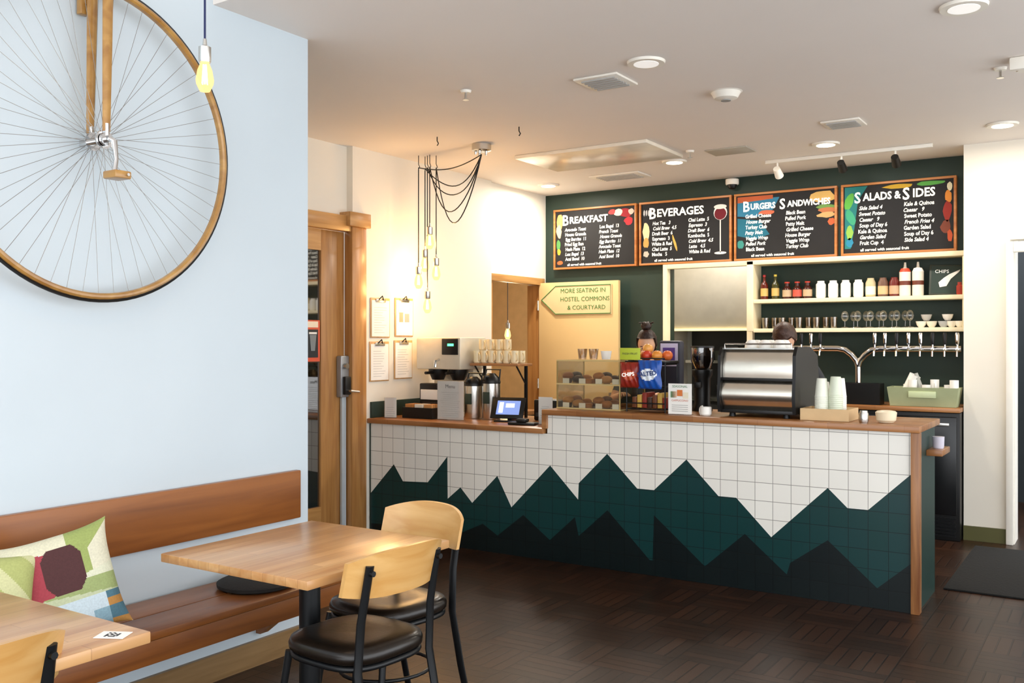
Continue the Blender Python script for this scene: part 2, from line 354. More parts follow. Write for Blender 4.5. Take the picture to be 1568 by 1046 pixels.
# ------------------------------------------------------------ menu boards
def lines(b,x,z,n,size,dz,words,y,wmax):
    ws=words[:]; random.shuffle(ws)
    for i in range(n): b.text(ws[i%len(ws)],size,(x+random.uniform(0,.015),y,z-i*dz),CHALK,up=(random.uniform(-.05,.25),0,1),off=.0012,sx=.84)
food=['Acai Bowl  10','House Granola','Avocado Toast','Egg Burrito  11','French Toast','Lox Bagel  13','Hash Plate  12','Fried Egg Bun']
drk=['Latte   4.5','Mocha   5','Hot Tea   3','House Coffee','Cold Brew  4.5','Chai Latte  5','Draft Beer  6','White & Red','Kombucha  5','Espresso  3']
bur=['Black Bean','House Burger','Grilled Cheese','Turkey Club','BLT & Fries','Veggie Wrap','Pulled Pork','Patty Melt']
sal=['Caesar   9','Kale & Quinoa','Garden Salad','French Fries 4','Sweet Potato','Soup of Day 6','Side Salad 4','Fruit Cup  4']
def board(x0,x1,titles,words,seed,deco,lx,rx):
    b=B(); random.seed(seed); z0,z1=2.27,2.885; y0,y1=8.45,8.495; w=.02
    b.box(x0+w,x1-w,y0,y1,z0+w,z1-w,SLATE)
    b.box(x0,x1,y0-.012,y1,z0,z0+w,FRAMEW,.002); b.box(x0,x1,y0-.012,y1,z1-w,z1,FRAMEW,.002)
    b.box(x0,x0+w,y0-.012,y1,z0+w,z1-w,FRAMEW,.002); b.box(x1-w,x1,y0-.012,y1,z0+w,z1-w,FRAMEW,.002)
    deco(b,x0,x1,8.4495)
    for (dx,t,s1,s2,k) in titles:
        b.text(t[0],s1,(x0+dx,8.447,z1-.165),CHALK,off=.003,sx=.9); b.text(t[1:],s2,(x0+dx+s1*.56,8.447,z1-.15),CHALK,off=.0028,sx=k)
    lines(b,x0+lx,z1-.228,7,.047,.05,words,8.4475,.3); lines(b,x0+rx,z1-.22,7,.047,.05,words,8.4475,.3)
    b.text('all served with seasonal fruit',.034,(x0+.16,8.4475,z0+.033),CHALK,off=.0008)
    return b.done('menu_chalkboard')
def blob(b,cx,cz,rx,rz,col,y,n=12,rot=0,jit=.15):
    pts=[]
    for i in range(n):
        a=i*2*math.pi/n; k=1+random.uniform(-jit,jit); px,pz=rx*k*math.cos(a),rz*k*math.sin(a)
        pts.append((cx+px*math.cos(rot)-pz*math.sin(rot),y,cz+px*math.sin(rot)+pz*math.cos(rot)))
    b.poly(pts,colr(col,.8))
def d1(b,x0,x1,y):
    blob(b,x0+.07,2.76,.035,.08,'#d8a860',y); blob(b,x0+.06,2.66,.03,.07,'#e8c890',y-.0003); blob(b,x0+.055,2.52,.025,.06,'#4f8a48',y); blob(b,x0+.06,2.45,.02,.03,'#e0b030',y-.0003)
    blob(b,x1-.12,2.80,.07,.045,'#a02830',y); blob(b,x1-.2,2.81,.05,.035,'#e8dcc8',y-.0003); blob(b,x1-.27,2.82,.04,.025,'#c84848',y-.0005); blob(b,x1-.09,2.72,.045,.04,'#c03038',y-.0006); blob(b,x1-.06,2.81,.03,.03,'#e0c0b0',y-.0008)
    blob(b,x0+.07,2.34,.035,.02,'#d06030',y)
def d2(b,x0,x1,y):
    blob(b,x1-.11,2.73,.065,.07,'#e8e4e0',y,16,0,.02); blob(b,x1-.11,2.72,.058,.057,'#6a1420',y-.0004,16,0,.02); blob(b,x1-.11,2.785,.062,.022,'#e8e0d8',y-.0006,16,0,.02)
    b.poly([(x1-.116,y,2.66),(x1-.104,y,2.66),(x1-.104,y,2.36),(x1-.116,y,2.36)],colr('#d0ccc8',.8)); blob(b,x1-.11,2.355,.06,.013,'#d8d4d0',y,12,0,.02)
    blob(b,x0+.07,2.60,.035,.09,'#e8d0a0',y); blob(b,x0+.07,2.49,.03,.05,'#c89850',y-.0004); blob(b,x0+.07,2.38,.03,.03,'#b8b0a0',y)
    for i in range(4): blob(b,x0+.05+i*.025,2.78,.009,.03,'#c8c8c8',y-.0004)
    blob(b,x0+.37,2.47,.012,.09,'#d0a850',y,12,.3)
def d3(b,x0,x1,y):
    b.poly([(x0+.03,y,2.83),(x0+.42,y,2.83),(x0+.36,y,2.72),(x0+.2,y,2.66),(x0+.03,y,2.68)],colr('#2f7898',.8))
    b.poly([(x0+.03,y-.0003,2.855),(x0+.36,y-.0003,2.855),(x0+.36,y-.0003,2.82),(x0+.03,y-.0003,2.80)],colr('#b85a34',.8))
    b.poly([(x0+.03,y-.0003,2.66),(x0+.24,y-.0003,2.63),(x0+.33,y-.0003,2.5),(x0+.2,y-.0003,2.46),(x0+.03,y-.0003,2.5)],colr('#1f6a80',.8))
    blob(b,x0+.3,2.70,.08,.02,'#c8684a',y-.0005); blob(b,x0+.06,2.42,.03,.04,'#3a8a80',y)
    blob(b,x1-.12,2.80,.11,.05,'#d0a860',y); blob(b,x1-.09,2.71,.09,.022,'#6a9048',y-.0003); blob(b,x1-.08,2.68,.08,.022,'#b87048',y-.0005); blob(b,x1-.09,2.64,.08,.025,'#c8a068',y-.0007); blob(b,x1-.05,2.58,.03,.03,'#c86038',y-.0007)
def d4(b,x0,x1,y):
    b.poly([(x0+.03,y,2.86),(x0+.22,y,2.86),(x0+.14,y,2.74),(x0+.11,y,2.5),(x0+.08,y,2.33),(x0+.03,y,2.33)],colr('#237876',.8))
    blob(b,x0+.07,2.74,.035,.08,'#60b048',y-.0003,12,-.3); blob(b,x0+.08,2.6,.035,.07,'#3fa07a',y-.0005,12,.3); blob(b,x0+.07,2.47,.03,.06,'#8cb850',y-.0006); blob(b,x0+.07,2.38,.03,.04,'#2a80a0',y-.0006)
    blob(b,x0+.47,2.835,.12,.02,'#c8a030',y); blob(b,x1-.2,2.84,.12,.018,'#58a048',y); blob(b,x1-.06,2.72,.025,.05,'#d88838',y-.0004)
    blob(b,x1-.07,2.6,.035,.08,'#983028',y-.0003); blob(b,x1-.08,2.47,.04,.06,'#7a4030',y-.0003); blob(b,x1-.05,2.40,.02,.05,'#b85030',y-.0005); blob(b,x1-.05,2.8,.02,.04,'#e0d8b8',y-.0007)
board(-4.97,-4.03,[(.10,'BREAKFAST',.15,.095,1.0)],food,1,d1,.13,.52)
board(-4.0,-3.065,[(.10,'BEVERAGES',.15,.105,1.0)],drk,2,d2,.13,.50)
board(-3.04,-2.115,[(.08,'BURGERS',.13,.075,.85),(.42,'SANDWICHES',.13,.075,.85)],bur,3,d3,.10,.47)
board(-2.08,-1.165,[(.11,'SALADS &',.13,.09,.85),(.50,'SIDES',.14,.1,.9)],sal,4,d4,.14,.5)
random.seed(9)
# ------------------------------------------------------------ pass-through frame + shelves
b=B()
b.box(-3.75,-3.705,8.44,8.52,0,2.27,CREAM,.004); b.box(-3.705,-2.92,8.44,8.52,2.225,2.27,CREAM,.004); b.box(-2.92,-2.865,8.44,8.52,0,2.27,CREAM,.004)
b.done('trim_kitchen_opening')
b=B()
b.box(-2.862,-2.80,8.27,8.495,1.62,2.25,CREAM,.004); b.box(-2.862,-1.065,8.27,8.495,2.215,2.255,CREAM,.004)
b.box(-2.80,-1.065,8.27,8.495,1.87,1.905,CREAM,.003); b.box(-2.80,-1.065,8.27,8.495,1.61,1.645,CREAM,.003); b.box(-1.1,-1.066,8.28,8.495,1.645,2.215,CREAM,.003)
b.done('wall_shelf_unit')
def bottle(b,x,y,z,h,r,m,cap=None,neck=.35,n=14):
    b.lathe((x,y,z),[(r*.92,0),(r,.01),(r,h*.55),(r*.9,h*.62),(r*neck,h*.76),(r*neck,h*.95)],m,n)
    b.lathe((x,y,z+h*.93),[(r*neck*1.15,0),(r*neck*1.15,h*.08)],cap or BLKP,n)
def mug(b,x,y,z,h=.09,r=.04,m=WHITE,a=0):
    b.lathe((x,y,z),[(r*.8,0),(r,.01),(r,h),(r*.9,h),(r*.88,.012),(0.001,.012)],m,18)
    pts=[(x+math.cos(a)*(r+.028*math.sin(t)),y+math.sin(a)*(r+.028*math.sin(t)),z+h*.5+.03*math.cos(t)) for t in [i*math.pi/7 for i in range(8)]]
    b.tube(pts,.006,m,6)
def glass(b,x,y,z,h=.12,r=.035,m=None):
    b.lathe((x,y,z),[(r*.75,0),(r,h),(r*.93,h),(r*.68,.01),(.001,.01)],m or GLASS,16)
ZT=1.906
b=B()
for x,c,cp in ((-2.735,'#5a1c10','#a02020'),(-2.635,'#3c3a18','#c8b040')):
    bottle(b,x,8.38,ZT,.22,.034,colr(c,.15),colr(cp)); b.lathe((x,8.38,ZT+.03),[(.0345,0),(.0345,.07)],colr('#c8a860'),14,False)
for i,x in enumerate((-2.53,-2.44,-2.35)):
    bottle(b,x,8.38,ZT,.15,.04,colr('#3a1510',.2),colr('#b03020'),.5); b.lathe((x,8.38,ZT+.02),[(.0405,0),(.0405,.06)],colr('#b8a080' if i!=1 else '#c05040'),14,False)
b.done('sauce_bottles')
b=B()
for i in range(4):
    x=-2.235+i*.105; b.lathe((x,8.38,ZT),[(.035,0),(.042,.015),(.042,.12),(.03,.135),(.03,.15)],WHITE,16)
b.done('spice_jars')
b=B()
for x,c,l in ((-1.82,'#c8b890','#f0e8d0'),(-1.72,'#705040','#d0b080'),(-1.63,'#6a2018','#c0a080')):
    b.lathe((x,8.38,ZT),[(.035,0),(.042,.01),(.042,.12),(.028,.15),(.028,.16)],colr(c,.3),16); b.lathe((x,8.38,ZT+.02),[(.0425,0),(.0425,.07)],colr(l),16,False)
b.done('syrup_jars')
b=B()
for x,c in ((-1.545,'#c84a30'),(-1.445,'#f2efe8')):
    b.lathe((x,8.37,ZT),[(.042,0),(.045,.01),(.045,.2),(.03,.22),(.012,.24),(.008,.28)],colr('#f0e8d8',.4),16); b.lathe((x,8.37,ZT+.09),[(.0455,0),(.0455,.035)],colr('#703828'),16,False)
    b.lathe((x,8.37,ZT+.2),[(.046,0),(.032,.03)],colr(c),16,False)
b.done('whip_dispensers')
b=B()
b.T=Matrix.Translation((-1.23,8.36,ZT+.005))@Matrix.Rotation(math.radians(-12),4,'X')@Matrix.Rotation(math.radians(8),4,'Z')
b.box(-.13,.13,0,.015,0,.25,colr('#3a4038'),.003); b.box(-.115,.115,-.002,0,.012,.238,colr('#23342c')); b.prism([(-.05,-.003,.06),(.0,-.003,.07),(.03,-.003,.13),(.09,-.003,.19),(.1,-.003,.21),(.02,-.003,.17),(-.02,-.003,.14),(-.06,-.003,.1)],(0,-.002,0),PAPER); b.text('CHIPS',.04,(-.09,-.004,.18),CHALK)
b.done('framed_sign')
b=B(); b.lathe((-1.125,8.32,ZT),[(.02,0),(.024,.01),(.024,.07),(.015,.08),(.015,.1)],colr('#a03020'),12); b.done('hot_sauce_bottle')
ZM=1.646
b=B()
for i in range(9):
    glass(b,-2.72+i*.075,8.36+.03*(i%2),ZM,.095,.033,glassy('amber_glass','#e8dcc8',.35))
b.done('drinking_glasses')
b=B()
for i in range(11):
    x=-2.02+i*.052; y=8.33+.09*(i%2)
    b.lathe((x,y,ZM),[(.032,0),(.03,.004),(.004,.012),(.004,.06)],GLASS,14,False); b.ball((x,y,ZM+.1),(.034,.034,.045),GLASS,8)
b.done('wine_glasses')
b=B()
for i,(x,z,c) in enumerate(((-1.42,0,'#f0ebe0'),(-1.34,0,'#e8e0d0'),(-1.38,.055,'#c8c4bc'),(-1.25,0,'#b0b4b8'),(-1.19,0,'#f0ebe0'),(-1.22,.055,'#f4f0e8'),(-1.13,0,'#f0ebe0'))):
    b.lathe((x,8.37,ZM+z),[(.02,0),(.035,.02),(.043,.05),(.04,.05),(.03,.02),(.001,.008)],colr(c,.3),18)
b.done('stacked_cups')
# ------------------------------------------------------------ back bar
b=B()
b.box(-2.78,-1.07,7.93,8.495,0,.98,BLKP,.004); b.box(-2.8,-1.065,7.89,8.495,.985,1.02,CTOP,.004)
for x0,x1 in ((-2.74,-2.2),(-2.17,-1.63),(-1.60,-1.09)):
    b.box(x0,x1,7.9,7.93,.2,.95,mat('fridge_black','#101214',.25),.006); b.box(x0+.05,x1-.05,7.885,7.9,.88,.905,STEEL,.003)
for i in range(6): b.box(-1.58,-1.1,7.905,7.93,.03+i*.026,.045+i*.026,BLK)
b.done('back_bar_fridge')
b=B()
yt=8.22; zt=1.47
for pts in ([(-2.55,yt,zt),(-2.05,yt,zt),(-1.99,yt,zt-.012),(-1.94,yt,zt-.05),(-1.90,yt,zt-.10),(-1.885,yt,zt-.15),(-1.885,yt,1.02)],[(-1.1,yt,zt),(-1.72,yt,zt),(-1.78,yt,zt-.012),(-1.83,yt,zt-.05),(-1.87,yt,zt-.10),(-1.885,yt,zt-.15)]):
    b.tube(pts,.026,CHROME,14)
b.lathe((-1.885,yt,1.02),[(.07,0),(.07,.012),(.035,.03)],CHROME)
for x in (-2.5,-2.42,-2.34,-2.26,-2.18,-1.74,-1.66,-1.57,-1.48,-1.39,-1.30,-1.21,-1.12):
    b.cyl((x,yt,zt),(x,yt-.07,zt),.012,CHROME,n=10); b.tube([(x,yt-.06,zt),(x,yt-.085,zt-.02),(x,yt-.09,zt-.06)],.008,CHROME,8)
    b.cyl((x,yt-.06,zt),(x,yt-.06,zt+.035),.01,CHROME,n=10); b.lathe((x,yt-.06,zt+.03),[(.008,0),(.014,.02),(.017,.08),(.012,.1)],BLKP if random.random()<.4 else CHROME,10)
b.done('beer_tap_tower')
b=B()
b.box(-2.05,-1.66,7.96,8.13,1.021,1.03,BLK)
for q in ((-2.05,-2.03,7.96,8.13),(-1.68,-1.66,7.96,8.13),(-2.03,-1.68,7.96,7.98),(-2.03,-1.68,8.11,8.13)): b.box(*q,1.03,1.19,BLKP)
b.done('drip_tray')
b=B(); GB=mat('green_bin','#a8b088',.45)
def taper(b,x0,x1,y0,y1,z0,z1,i,m,t=.012):
    O=[(x0+i,y0+i),(x1-i,y0+i),(x1-i,y1-i),(x0+i,y1-i)]; P=[(x0,y0),(x1,y0),(x1,y1),(x0,y1)]
    b.poly([(x,y,z0) for x,y in O],m)
    Q=[(x0+t,y0+t),(x1-t,y0+t),(x1-t,y1-t),(x0+t,y1-t)]
    for k in range(4):
        l=(k+1)%4
        b.poly([(*O[k],z0),(*O[l],z0),(*P[l],z1),(*P[k],z1)],m); b.poly([(*P[k],z1),(*P[l],z1),(*Q[l],z1),(*Q[k],z1)],m)
        b.poly([(*Q[k],z1),(*Q[l],z1),(O[l][0],O[l][1],z0+.004),(O[k][0],O[k][1],z0+.004)],m)
    b.poly([(x,y,z0+.004) for x,y in O],m)
taper(b,-1.6,-1.08,7.93,8.15,1.0215,1.17,.02,GB); b.box(-1.44,-1.24,7.925,7.935,1.09,1.14,mat('label','#c8d4a8',.5),.003)
db=b.done('dish_bin')
b=B()
for i in range(9): mug(b,-1.52+.05*i,8.0+.07*(i%2),1.03+.04*(i%3),.12,.033,WHITE if i%3 else GLASS,i)
b.T=Matrix.Translation((-1.47,8.04,1.15))@Matrix.Rotation(.5,4,'Y'); b.lathe((0,0,0),[(.035,0),(.045,.13),(.04,.13),(.03,.01)],WHITE)
b.T=Matrix.Identity(4); b.tube([(-1.35,8.02,1.1),(-1.40,8.02,1.28)],[.028,.014],colr('#a8a8a0'),8); b.done('bussed_mugs',parent=db)
# ------------------------------------------------------------ tall-counter items
ZC=TT+.0015
b=B()
x0,x1,y0,y1=-3.39,-2.89,5.80,6.2
CE=mat('case_edge','#c8b078',.3)
for z in (ZC,ZC+.17,ZC+.335): b.box(x0,x1,y0,y1,z,z+.008,glassy('acrylic','#f6f4ec',.2) if z>ZC+.01 else STEEL)
for q in ((x0,x1,y0,y0+.005),(x0,x1,y1-.005,y1),(x0,x0+.005,y0,y1),(x1-.005,x1,y0,y1)): b.box(*q,ZC,ZC+.34,glassy('case_glass','#f4f2ea',.05))
for x in (x0,x1-.008):
    for y in (y0,y1-.008): b.box(x,x+.008,y,y+.008,ZC,ZC+.34,CE)
for z in (ZC,ZC+.17,ZC+.335):
    b.box(x0,x1,y0-.002,y0+.006,z,z+.01,CE); b.box(x1-.006,x1+.002,y0,y1,z,z+.01,CE)
pcase=b.done('pastry_case')
b=B()
for z in (ZC+.009,ZC+.18):
    for i in range(12):
        x=-3.335+(i%6)*.078; y=5.87+.12*(i//6)+.02*(i%2)
        c=random.choice(['#8a5228','#a86828','#3c2015','#b88040','#6c3c1c'])
        if i%3==0: b.lathe((x,y,z),[(.025,0),(.035,.045)],colr('#4a2614'),12); b.ball((x,y,z+.05),(.042,.042,.028),colr(c),8)
        elif i%3==1: b.ball((x,y,z+.028),(.045,.035,.028),colr(c),8,lambda p,d:Vector((p.x,p.y-.35*abs(p.x),p.z)))
        else: b.lathe((x,y,z),[(.04,0),(.042,.022),(.036,.03)],colr(c),14)
    for i in range(4):
        x=-3.32+i*.13; b.box(x-.025,x+.025,5.81,5.815,z,z+.035,PAPER)
b.done('pastries',parent=pcase)
b=B()
for x in (-3.28,-3.19):
    glass(b,x,5.98,ZC+.346,.075,.036,glassy('amber_glass','#e8dcc8',.35))
b.lathe((-3.11,6.02,ZC+.346),[(.03,0),(.04,.06),(.035,.06)],WHITE); b.done('tip_cups')
b=B()
x0,x1,y0,y1=-2.84,-2.56,5.80,6.0
for x in (x0,x1):
    for y in (y0,y1): b.cyl((x,y,ZC),(x,y,ZC+.33),.005,BLK,n=8)
for z in (ZC+.02,ZC+.17,ZC+.32):
    b.tube([(x0,y0,z),(x1,y0,z),(x1,y1,z),(x0,y1,z),(x0,y0,z)],.004,BLK,6)
    for i in range(9): x=x0+(x1-x0)*i/8; b.cyl((x,y0,z),(x,y1,z),.0025,BLK,n=6)
    b.tube([(x0,y0-.005,z+.04),(x1,y0-.005,z+.04)],.004,BLK,6)
b.box(x0-.01,x1+.01,y0-.01,y1+.01,ZC+.325,ZC+.345,BLKP,.004)
b.done('snack_rack')
def bag(col,acc,txt,loc,w,h,rz,tilt=0):
    b=B()
    def side(sg):
        def fn(u,v):
            k=(1-(2*u-1)**4)*(math.sin(math.pi*min(1,max(0,v)))**.5 if 0<v<1 else 0)
            return ((u-.5)*w*(1+.03*math.sin(9*v)),sg*.035*k+.004*math.sin(25*u+9*v)*(0<v<1),v*h)
        return fn
    mm=lambda u,v: colr(acc,.3) if ((u-.5)/.36)**2+((v-.5)/.2)**2<1 else colr(col,.25)
    b.surf(side(-1),24,24,mm); b.surf(side(1),14,14,colr(col,.25))
    b.text(txt,w*.24,(0,-.042,h*.46),colr('#183a78') if acc=='#e8eef4' else CHALK,al='CENTER',right=(1,0,.12),up=(-.12,0,1),off=.001)
    o=b.done('chip_bag',loc,rz); o.rotation_euler=(tilt,0,rz)
bag('#8a2418','#b84420','CHIPS',(-2.79,5.75,ZC+.165),.14,.17,.1,0)
bag('#1a4fa4','#e8eef4','SALTED',(-2.645,5.745,ZC+.16),.17,.19,-.05,0)
b=B()
for i in range(7):
    c=['#6a3a1c','#c8a048','#8a2c1c','#40281a'][i%4]; x=-2.81+i*.037
    b.box(x,x+.033,5.82,5.96,ZC+.028,ZC+.1+.015*(i%3),colr(c),.004)
b.done('snack_bars')
b=B()
for i,(x,y,c) in enumerate(((-2.8,5.85,'#d8782c'),(-2.72,5.86,'#c84028'),(-2.64,5.85,'#e09038'),(-2.77,5.94,'#d8a040'),(-2.68,5.94,'#c85030'),(-2.6,5.93,'#d86a30'),(-2.73,5.9,'#e0a050'))):
    b.ball((x,y,ZC+.345+.034+(.045 if i==6 else 0)),.036,colr(c,.35),10,lambda p,d:Vector((p.x,p.y,p.z-.006*math.exp(-((d.x**2+d.y**2)*14))*(1 if d.z>0 else -1))))
b.done('fruit')
b=B(); b.box(-2.87,-2.72,5.755,5.76,ZC+.35,ZC+.43,colr('#b8c838'),.002); b.text('FRESH FRUIT',.02,(-2.795,5.753,ZC+.385),INK,al='CENTER'); b.box(-2.81,-2.78,5.76,5.79,ZC+.345,ZC+.37,BLKP); b.done('fruit_sign')
b=B()
b.box(-2.79,-2.62,6.2,6.28,ZC,ZC+.48,colr('#2c2c38'),.02); b.box(-2.77,-2.64,6.195,6.2,ZC+.3,ZC+.46,colr('#c8c0d8')); b.box(-2.75,-2.66,6.19,6.195,ZC+.34,ZC+.43,colr('#583c88')); b.done('coffee_bean_bag')
def acard(name,x,y,z,w,h,rz,title=None,hc='#888888'):
    b=B()
    b.box(-w/2,w/2,-.002,.002,.004,h,PAPER); b.box(-w/2-.003,w/2+.003,-.03,.03,0,.004,GLASS); b.box(-w/2-.003,w/2+.003,-.005,-.003,.004,h+.003,GLASS)
    if title: b.text(title,w*.17,(0,-.006,h*.82),colr(hc),al='CENTER')
    n=int(h/.018)-3
    for i in range(n):
        ww=w*random.uniform(.25,.4); b.box(-ww,ww,-.0065,-.006,.018+i*.016,.020+i*.016,mat('grey_ink','#b4b4b0',.7))
    return b.done(name,(x,y,z),rz)
b=B()
b.box(-.08,.08,0,.004,.004,.2,PAPER); b.box(-.083,.083,-.03,.04,0,.004,GLASS)
b.text('SEASONAL',.022,(0,-.002,.175),colr('#3f7a48'),al='CENTER')
for i,(x,z,c) in enumerate(((-.045,.13,'#78a878'),(-.04,.13,'#e8c0a0'),(.0,.14,'#d87838'),(.04,.125,'#e8e0c8'))): b.box(x-.018,x+.018,-.004,-.002,z-.02,z+.02,colr(c))
b.text('CAPPUCCINO',.018,(0,-.002,.085),colr('#c86038'),al='CENTER')
for i in range(4): b.box(-.055,.055,-.002,0,.02+i*.013,.024+i*.013,mat('grey_ink','#b4b4b0',.7))
b.done('counter_menu_card',(-2.43,5.74,ZC),.03)
b=B()
b.lathe((-2.44,6.15,ZC),[(.07,0),(.07,.02),(.055,.05),(.055,.22),(.07,.25),(.07,.28)],BLKP); b.lathe((-2.44,6.15,ZC+.28),[(.05,0),(.078,.06),(.078,.15)],glassy('smoke','#8a8078',.4)); b.lathe((-2.44,6.15,ZC+.285),[(.045,0),(.07,.06),(.07,.09)],colr('#3a2012')); b.lathe((-2.44,6.15,ZC+.43),[(.08,0),(.08,.012)],BLKP)
b.box(-2.46,-2.42,6.05,6.1,ZC+.16,ZC+.2,BLKP,.005); b.done('coffee_grinder')
b=B(); mug(b,0,0,0,.055,.036,WHITE,2.6); b.done('espresso_cup',(-2.26,5.76,ZC))
# espresso machine
b=B(); x0,x1=-2.165,-1.70
MS=mat('mirror_steel','#f4eee0',.24,1)
K=.965
def prof(pts,xa,xb,m): b.prism([(xa,y,z) for y,z in pts],(xb-xa,0,0),m)
def arc(p0,p1,bul,n=10):
    r=[]
    for i in range(n+1):
        t=i/n; r.append((p0[0]+(p1[0]-p0[0])*t-bul*math.sin(math.pi*t),p0[1]+(p1[1]-p0[1])*t))
    return r
prof([(y,ZC+z*K) for y,z in arc((5.775,.255),(5.815,.44),.018)+[(6.15,.44),(6.15,.255)]],x0+.012,x1,MS)
prof([(y,ZC+z*K) for y,z in arc((5.79,.048),(5.78,.236),.04)+[(6.15,.236),(6.15,.048)]],x0+.012,x1,MS)
b.box(x0+.01,x1,5.82,6.16,ZC+.03,ZC+.42*K,BLKP)
b.box(x0+.0,x1+.0,5.755,5.80,ZC+.238*K,ZC+.253*K,BLKP,.003)
b.box(x0,x1,5.76,6.2,ZC+.025,ZC+.047,BLKP,.003)
side=[(5.74,.03),(5.72,.13),(5.735,.25),(5.74,.40),(5.78,.455),(6.05,.455),(6.22,.40),(6.26,.2),(6.18,.03)]
b.prism([(x1,y,ZC+z*K) for y,z in side],(.02,0,0),BLKP); b.prism([(x0-.008,y,ZC+z*K) for y,z in side],(.018,0,0),BLKP)
b.box(x0,x1,5.79,6.2,ZC+.44*K,ZC+.447*K,STEEL)
b.tube([(x0+.02,5.79,ZC+.43),(x0+.02,5.79,ZC+.458),(x1-.02,5.79,ZC+.458),(x1-.02,5.79,ZC+.43)],.005,CHROME,8)
for x in (x0+.06,x1-.06):
    for y in (5.82,6.15): b.lathe((x,y,ZC),[(.022,0),(.018,.03)],BLKP,12)
for x in (-2.05,-1.85):
    b.cyl((x,6.2,ZC+.26),(x,6.2,ZC+.18),.035,CHROME); b.tube([(x,6.23,ZC+.2),(x,6.33,ZC+.19)],.012,BLKP,8)
for x in (x0+.05,x1-.05): b.tube([(x,6.2,ZC+.3),(x,6.24,ZC+.28),(x,6.25,ZC+.12)],.005,CHROME,8)
b.done('espresso_machine')
b=B()
for i,x in enumerate((-2.0,-1.91,-1.82)):
    for j,y in enumerate((5.87,5.97)):
        b.lathe((x,y,ZC+.447*K+.001),[(.042,0),(.038,.03),(.024,.05),(.001,.052)],WHITE,18)
b.done('warming_cups')
b=B(); taper(b,-1.66,-1.375,5.76,6.0,ZC,ZC+.07,.0,mat('kraft','#d8b88a',.7),.006); ct=b.done('cup_tray')
b=B()
for (x,y,h,c) in ((-1.55,5.83,.24,'#eef0e0'),(-1.47,5.84,.27,'#dbe2cc'),(-1.56,5.92,.2,'#f4f2ea'),(-1.47,5.93,.25,'#f4f2ea')):
    k=int(h/.02); pr=[]
    for i in range(k):
        z=i*.012; pr+=[(.041,z),(.043,z+.002),(.041,z+.004)]
    zt2=k*.012; pr+=[(.04,zt2),(.03,zt2+.095),(.029,zt2+.1)]
    b.lathe((x,y,ZC+.006),pr,colr(c,.4),18)
b.done('paper_cup_stacks')
b=B(); b.lathe((0,0,0),[(.025,0),(.028,.01),(.028,.05),(.022,.062),(.022,.07)],STEEL,18); b.done('sugar_shaker',(-1.29,5.76,ZC))
b=B(); b.lathe((0,0,0),[(.04,0),(.055,.015),(.06,.06),(.05,.068),(.03,.072)],colr('#e8d8b8',.4),22); b.done('lidded_bowl',(-1.18,5.83,ZC))
b=B(); b.lathe((0,0,0),[(.028,0),(.032,.01),(.034,.07),(.03,.07)],colr('#c8c4d0',.4),18); b.done('ceramic_tumbler',(-.94,6.1,.8955))
# ------------------------------------------------------------ low-counter items
ZL=.9225
acard('small_menu_card',-4.92,5.80,ZL,.1,.16,.3)
b=B()
for q in ((-4.85,-4.84,5.86,6.02),(-4.56,-4.55,5.86,6.02),(-4.84,-4.56,5.86,5.87),(-4.84,-4.56,6.01,6.02),(-4.755,-4.745,5.87,6.01),(-4.66,-4.65,5.87,6.01)): b.box(*q,ZL,ZL+.085,BLKP)
for i in range(3):
    for j in range(4): b.box(-4.835+i*.095,-4.76+i*.095,5.88+j*.03,5.9+j*.03,ZL+.003,ZL+.11,colr(['#b87a40','#e8e0d0','#c89058'][i]))
b.done('condiment_caddy')
b=B()
b.box(-4.82,-4.6,6.04,6.13,ZL,ZL+.27,BLKP,.01); b.box(-4.80,-4.62,6.03,6.04,ZL+.14,ZL+.22,PAPER,.003); b.box(-4.78,-4.64,6.025,6.04,ZL+.02,ZL+.12,mat('dark_wood','#3a2a1e',.5)); b.done('napkin_dispenser')
acard('large_menu_card',-4.40,5.90,ZL,.24,.3,.05,'Menu','#777777')
def airpot(loc,h,name='airpot'):
    b=B(); r=.072
    b.lathe((0,0,0),[(r*.95,0),(r,.01),(r,h*.78)],STEEL,28); b.lathe((0,0,h*.78),[(r,0),(r*1.03,.01),(r*.9,h*.12),(r*.5,h*.2),(r*.4,h*.22)],BLKP,28)
    b.tube([(0,-r*.4,h*.92),(0,-r*1.3,h*.92),(0,-r*1.45,h*.86)],.014,BLKP,10); b.tube([(-r,0,h*.8),(-r*.9,.03,h*1.08),(r*.9,.03,h*1.08),(r,0,h*.8)],.007,BLKP,8)
    b.box(-.03,.03,-r-.004,-r+.004,h*.35,h*.6,colr('#2c3a30'),.002); b.done(name,loc)
airpot((-4.33,6.11,ZL),.33); airpot((-4.16,6.11,ZL),.36)
b=B(); BS=mat('brewer_steel','#e0d8c4',.35,.35)
b.T=Matrix.Translation((.13,-.43,0))
b.box(-5.07,-4.64,6.62,6.95,ZL,ZL+.03,BS,.005); b.box(-5.07,-4.66,6.82,6.95,ZL+.03,ZL+.40,BS,.006); b.box(-5.07,-4.62,6.58,6.95,ZL+.38,ZL+.64,BS,.012)
b.box(-4.8,-4.64,6.572,6.582,ZL+.50,ZL+.63,BLKP,.003); b.box(-4.74,-4.68,6.568,6.573,ZL+.57,ZL+.59,mat('led','#50ff90',.4,emis=3))
for x in (-4.95,-4.74): b.lathe((x,6.72,ZL+.29),[(.05,0),(.08,.07),(.08,.095)],BLKP); b.tube([(x,6.65,ZL+.35),(x,6.55,ZL+.35)],.012,BLKP)
b.tube([(-4.83,6.575,ZL+.46),(-4.83,6.53,ZL+.45),(-4.83,6.52,ZL+.40)],.012,CHROME)
b.done('coffee_brewer')
b=B(); zs=1.335; SW=wood('rack_wood','#8a5a34','#b07c4c','X')
b.box(-4.46,-4.0,6.24,6.46,zs,zs+.02,SW,.003)
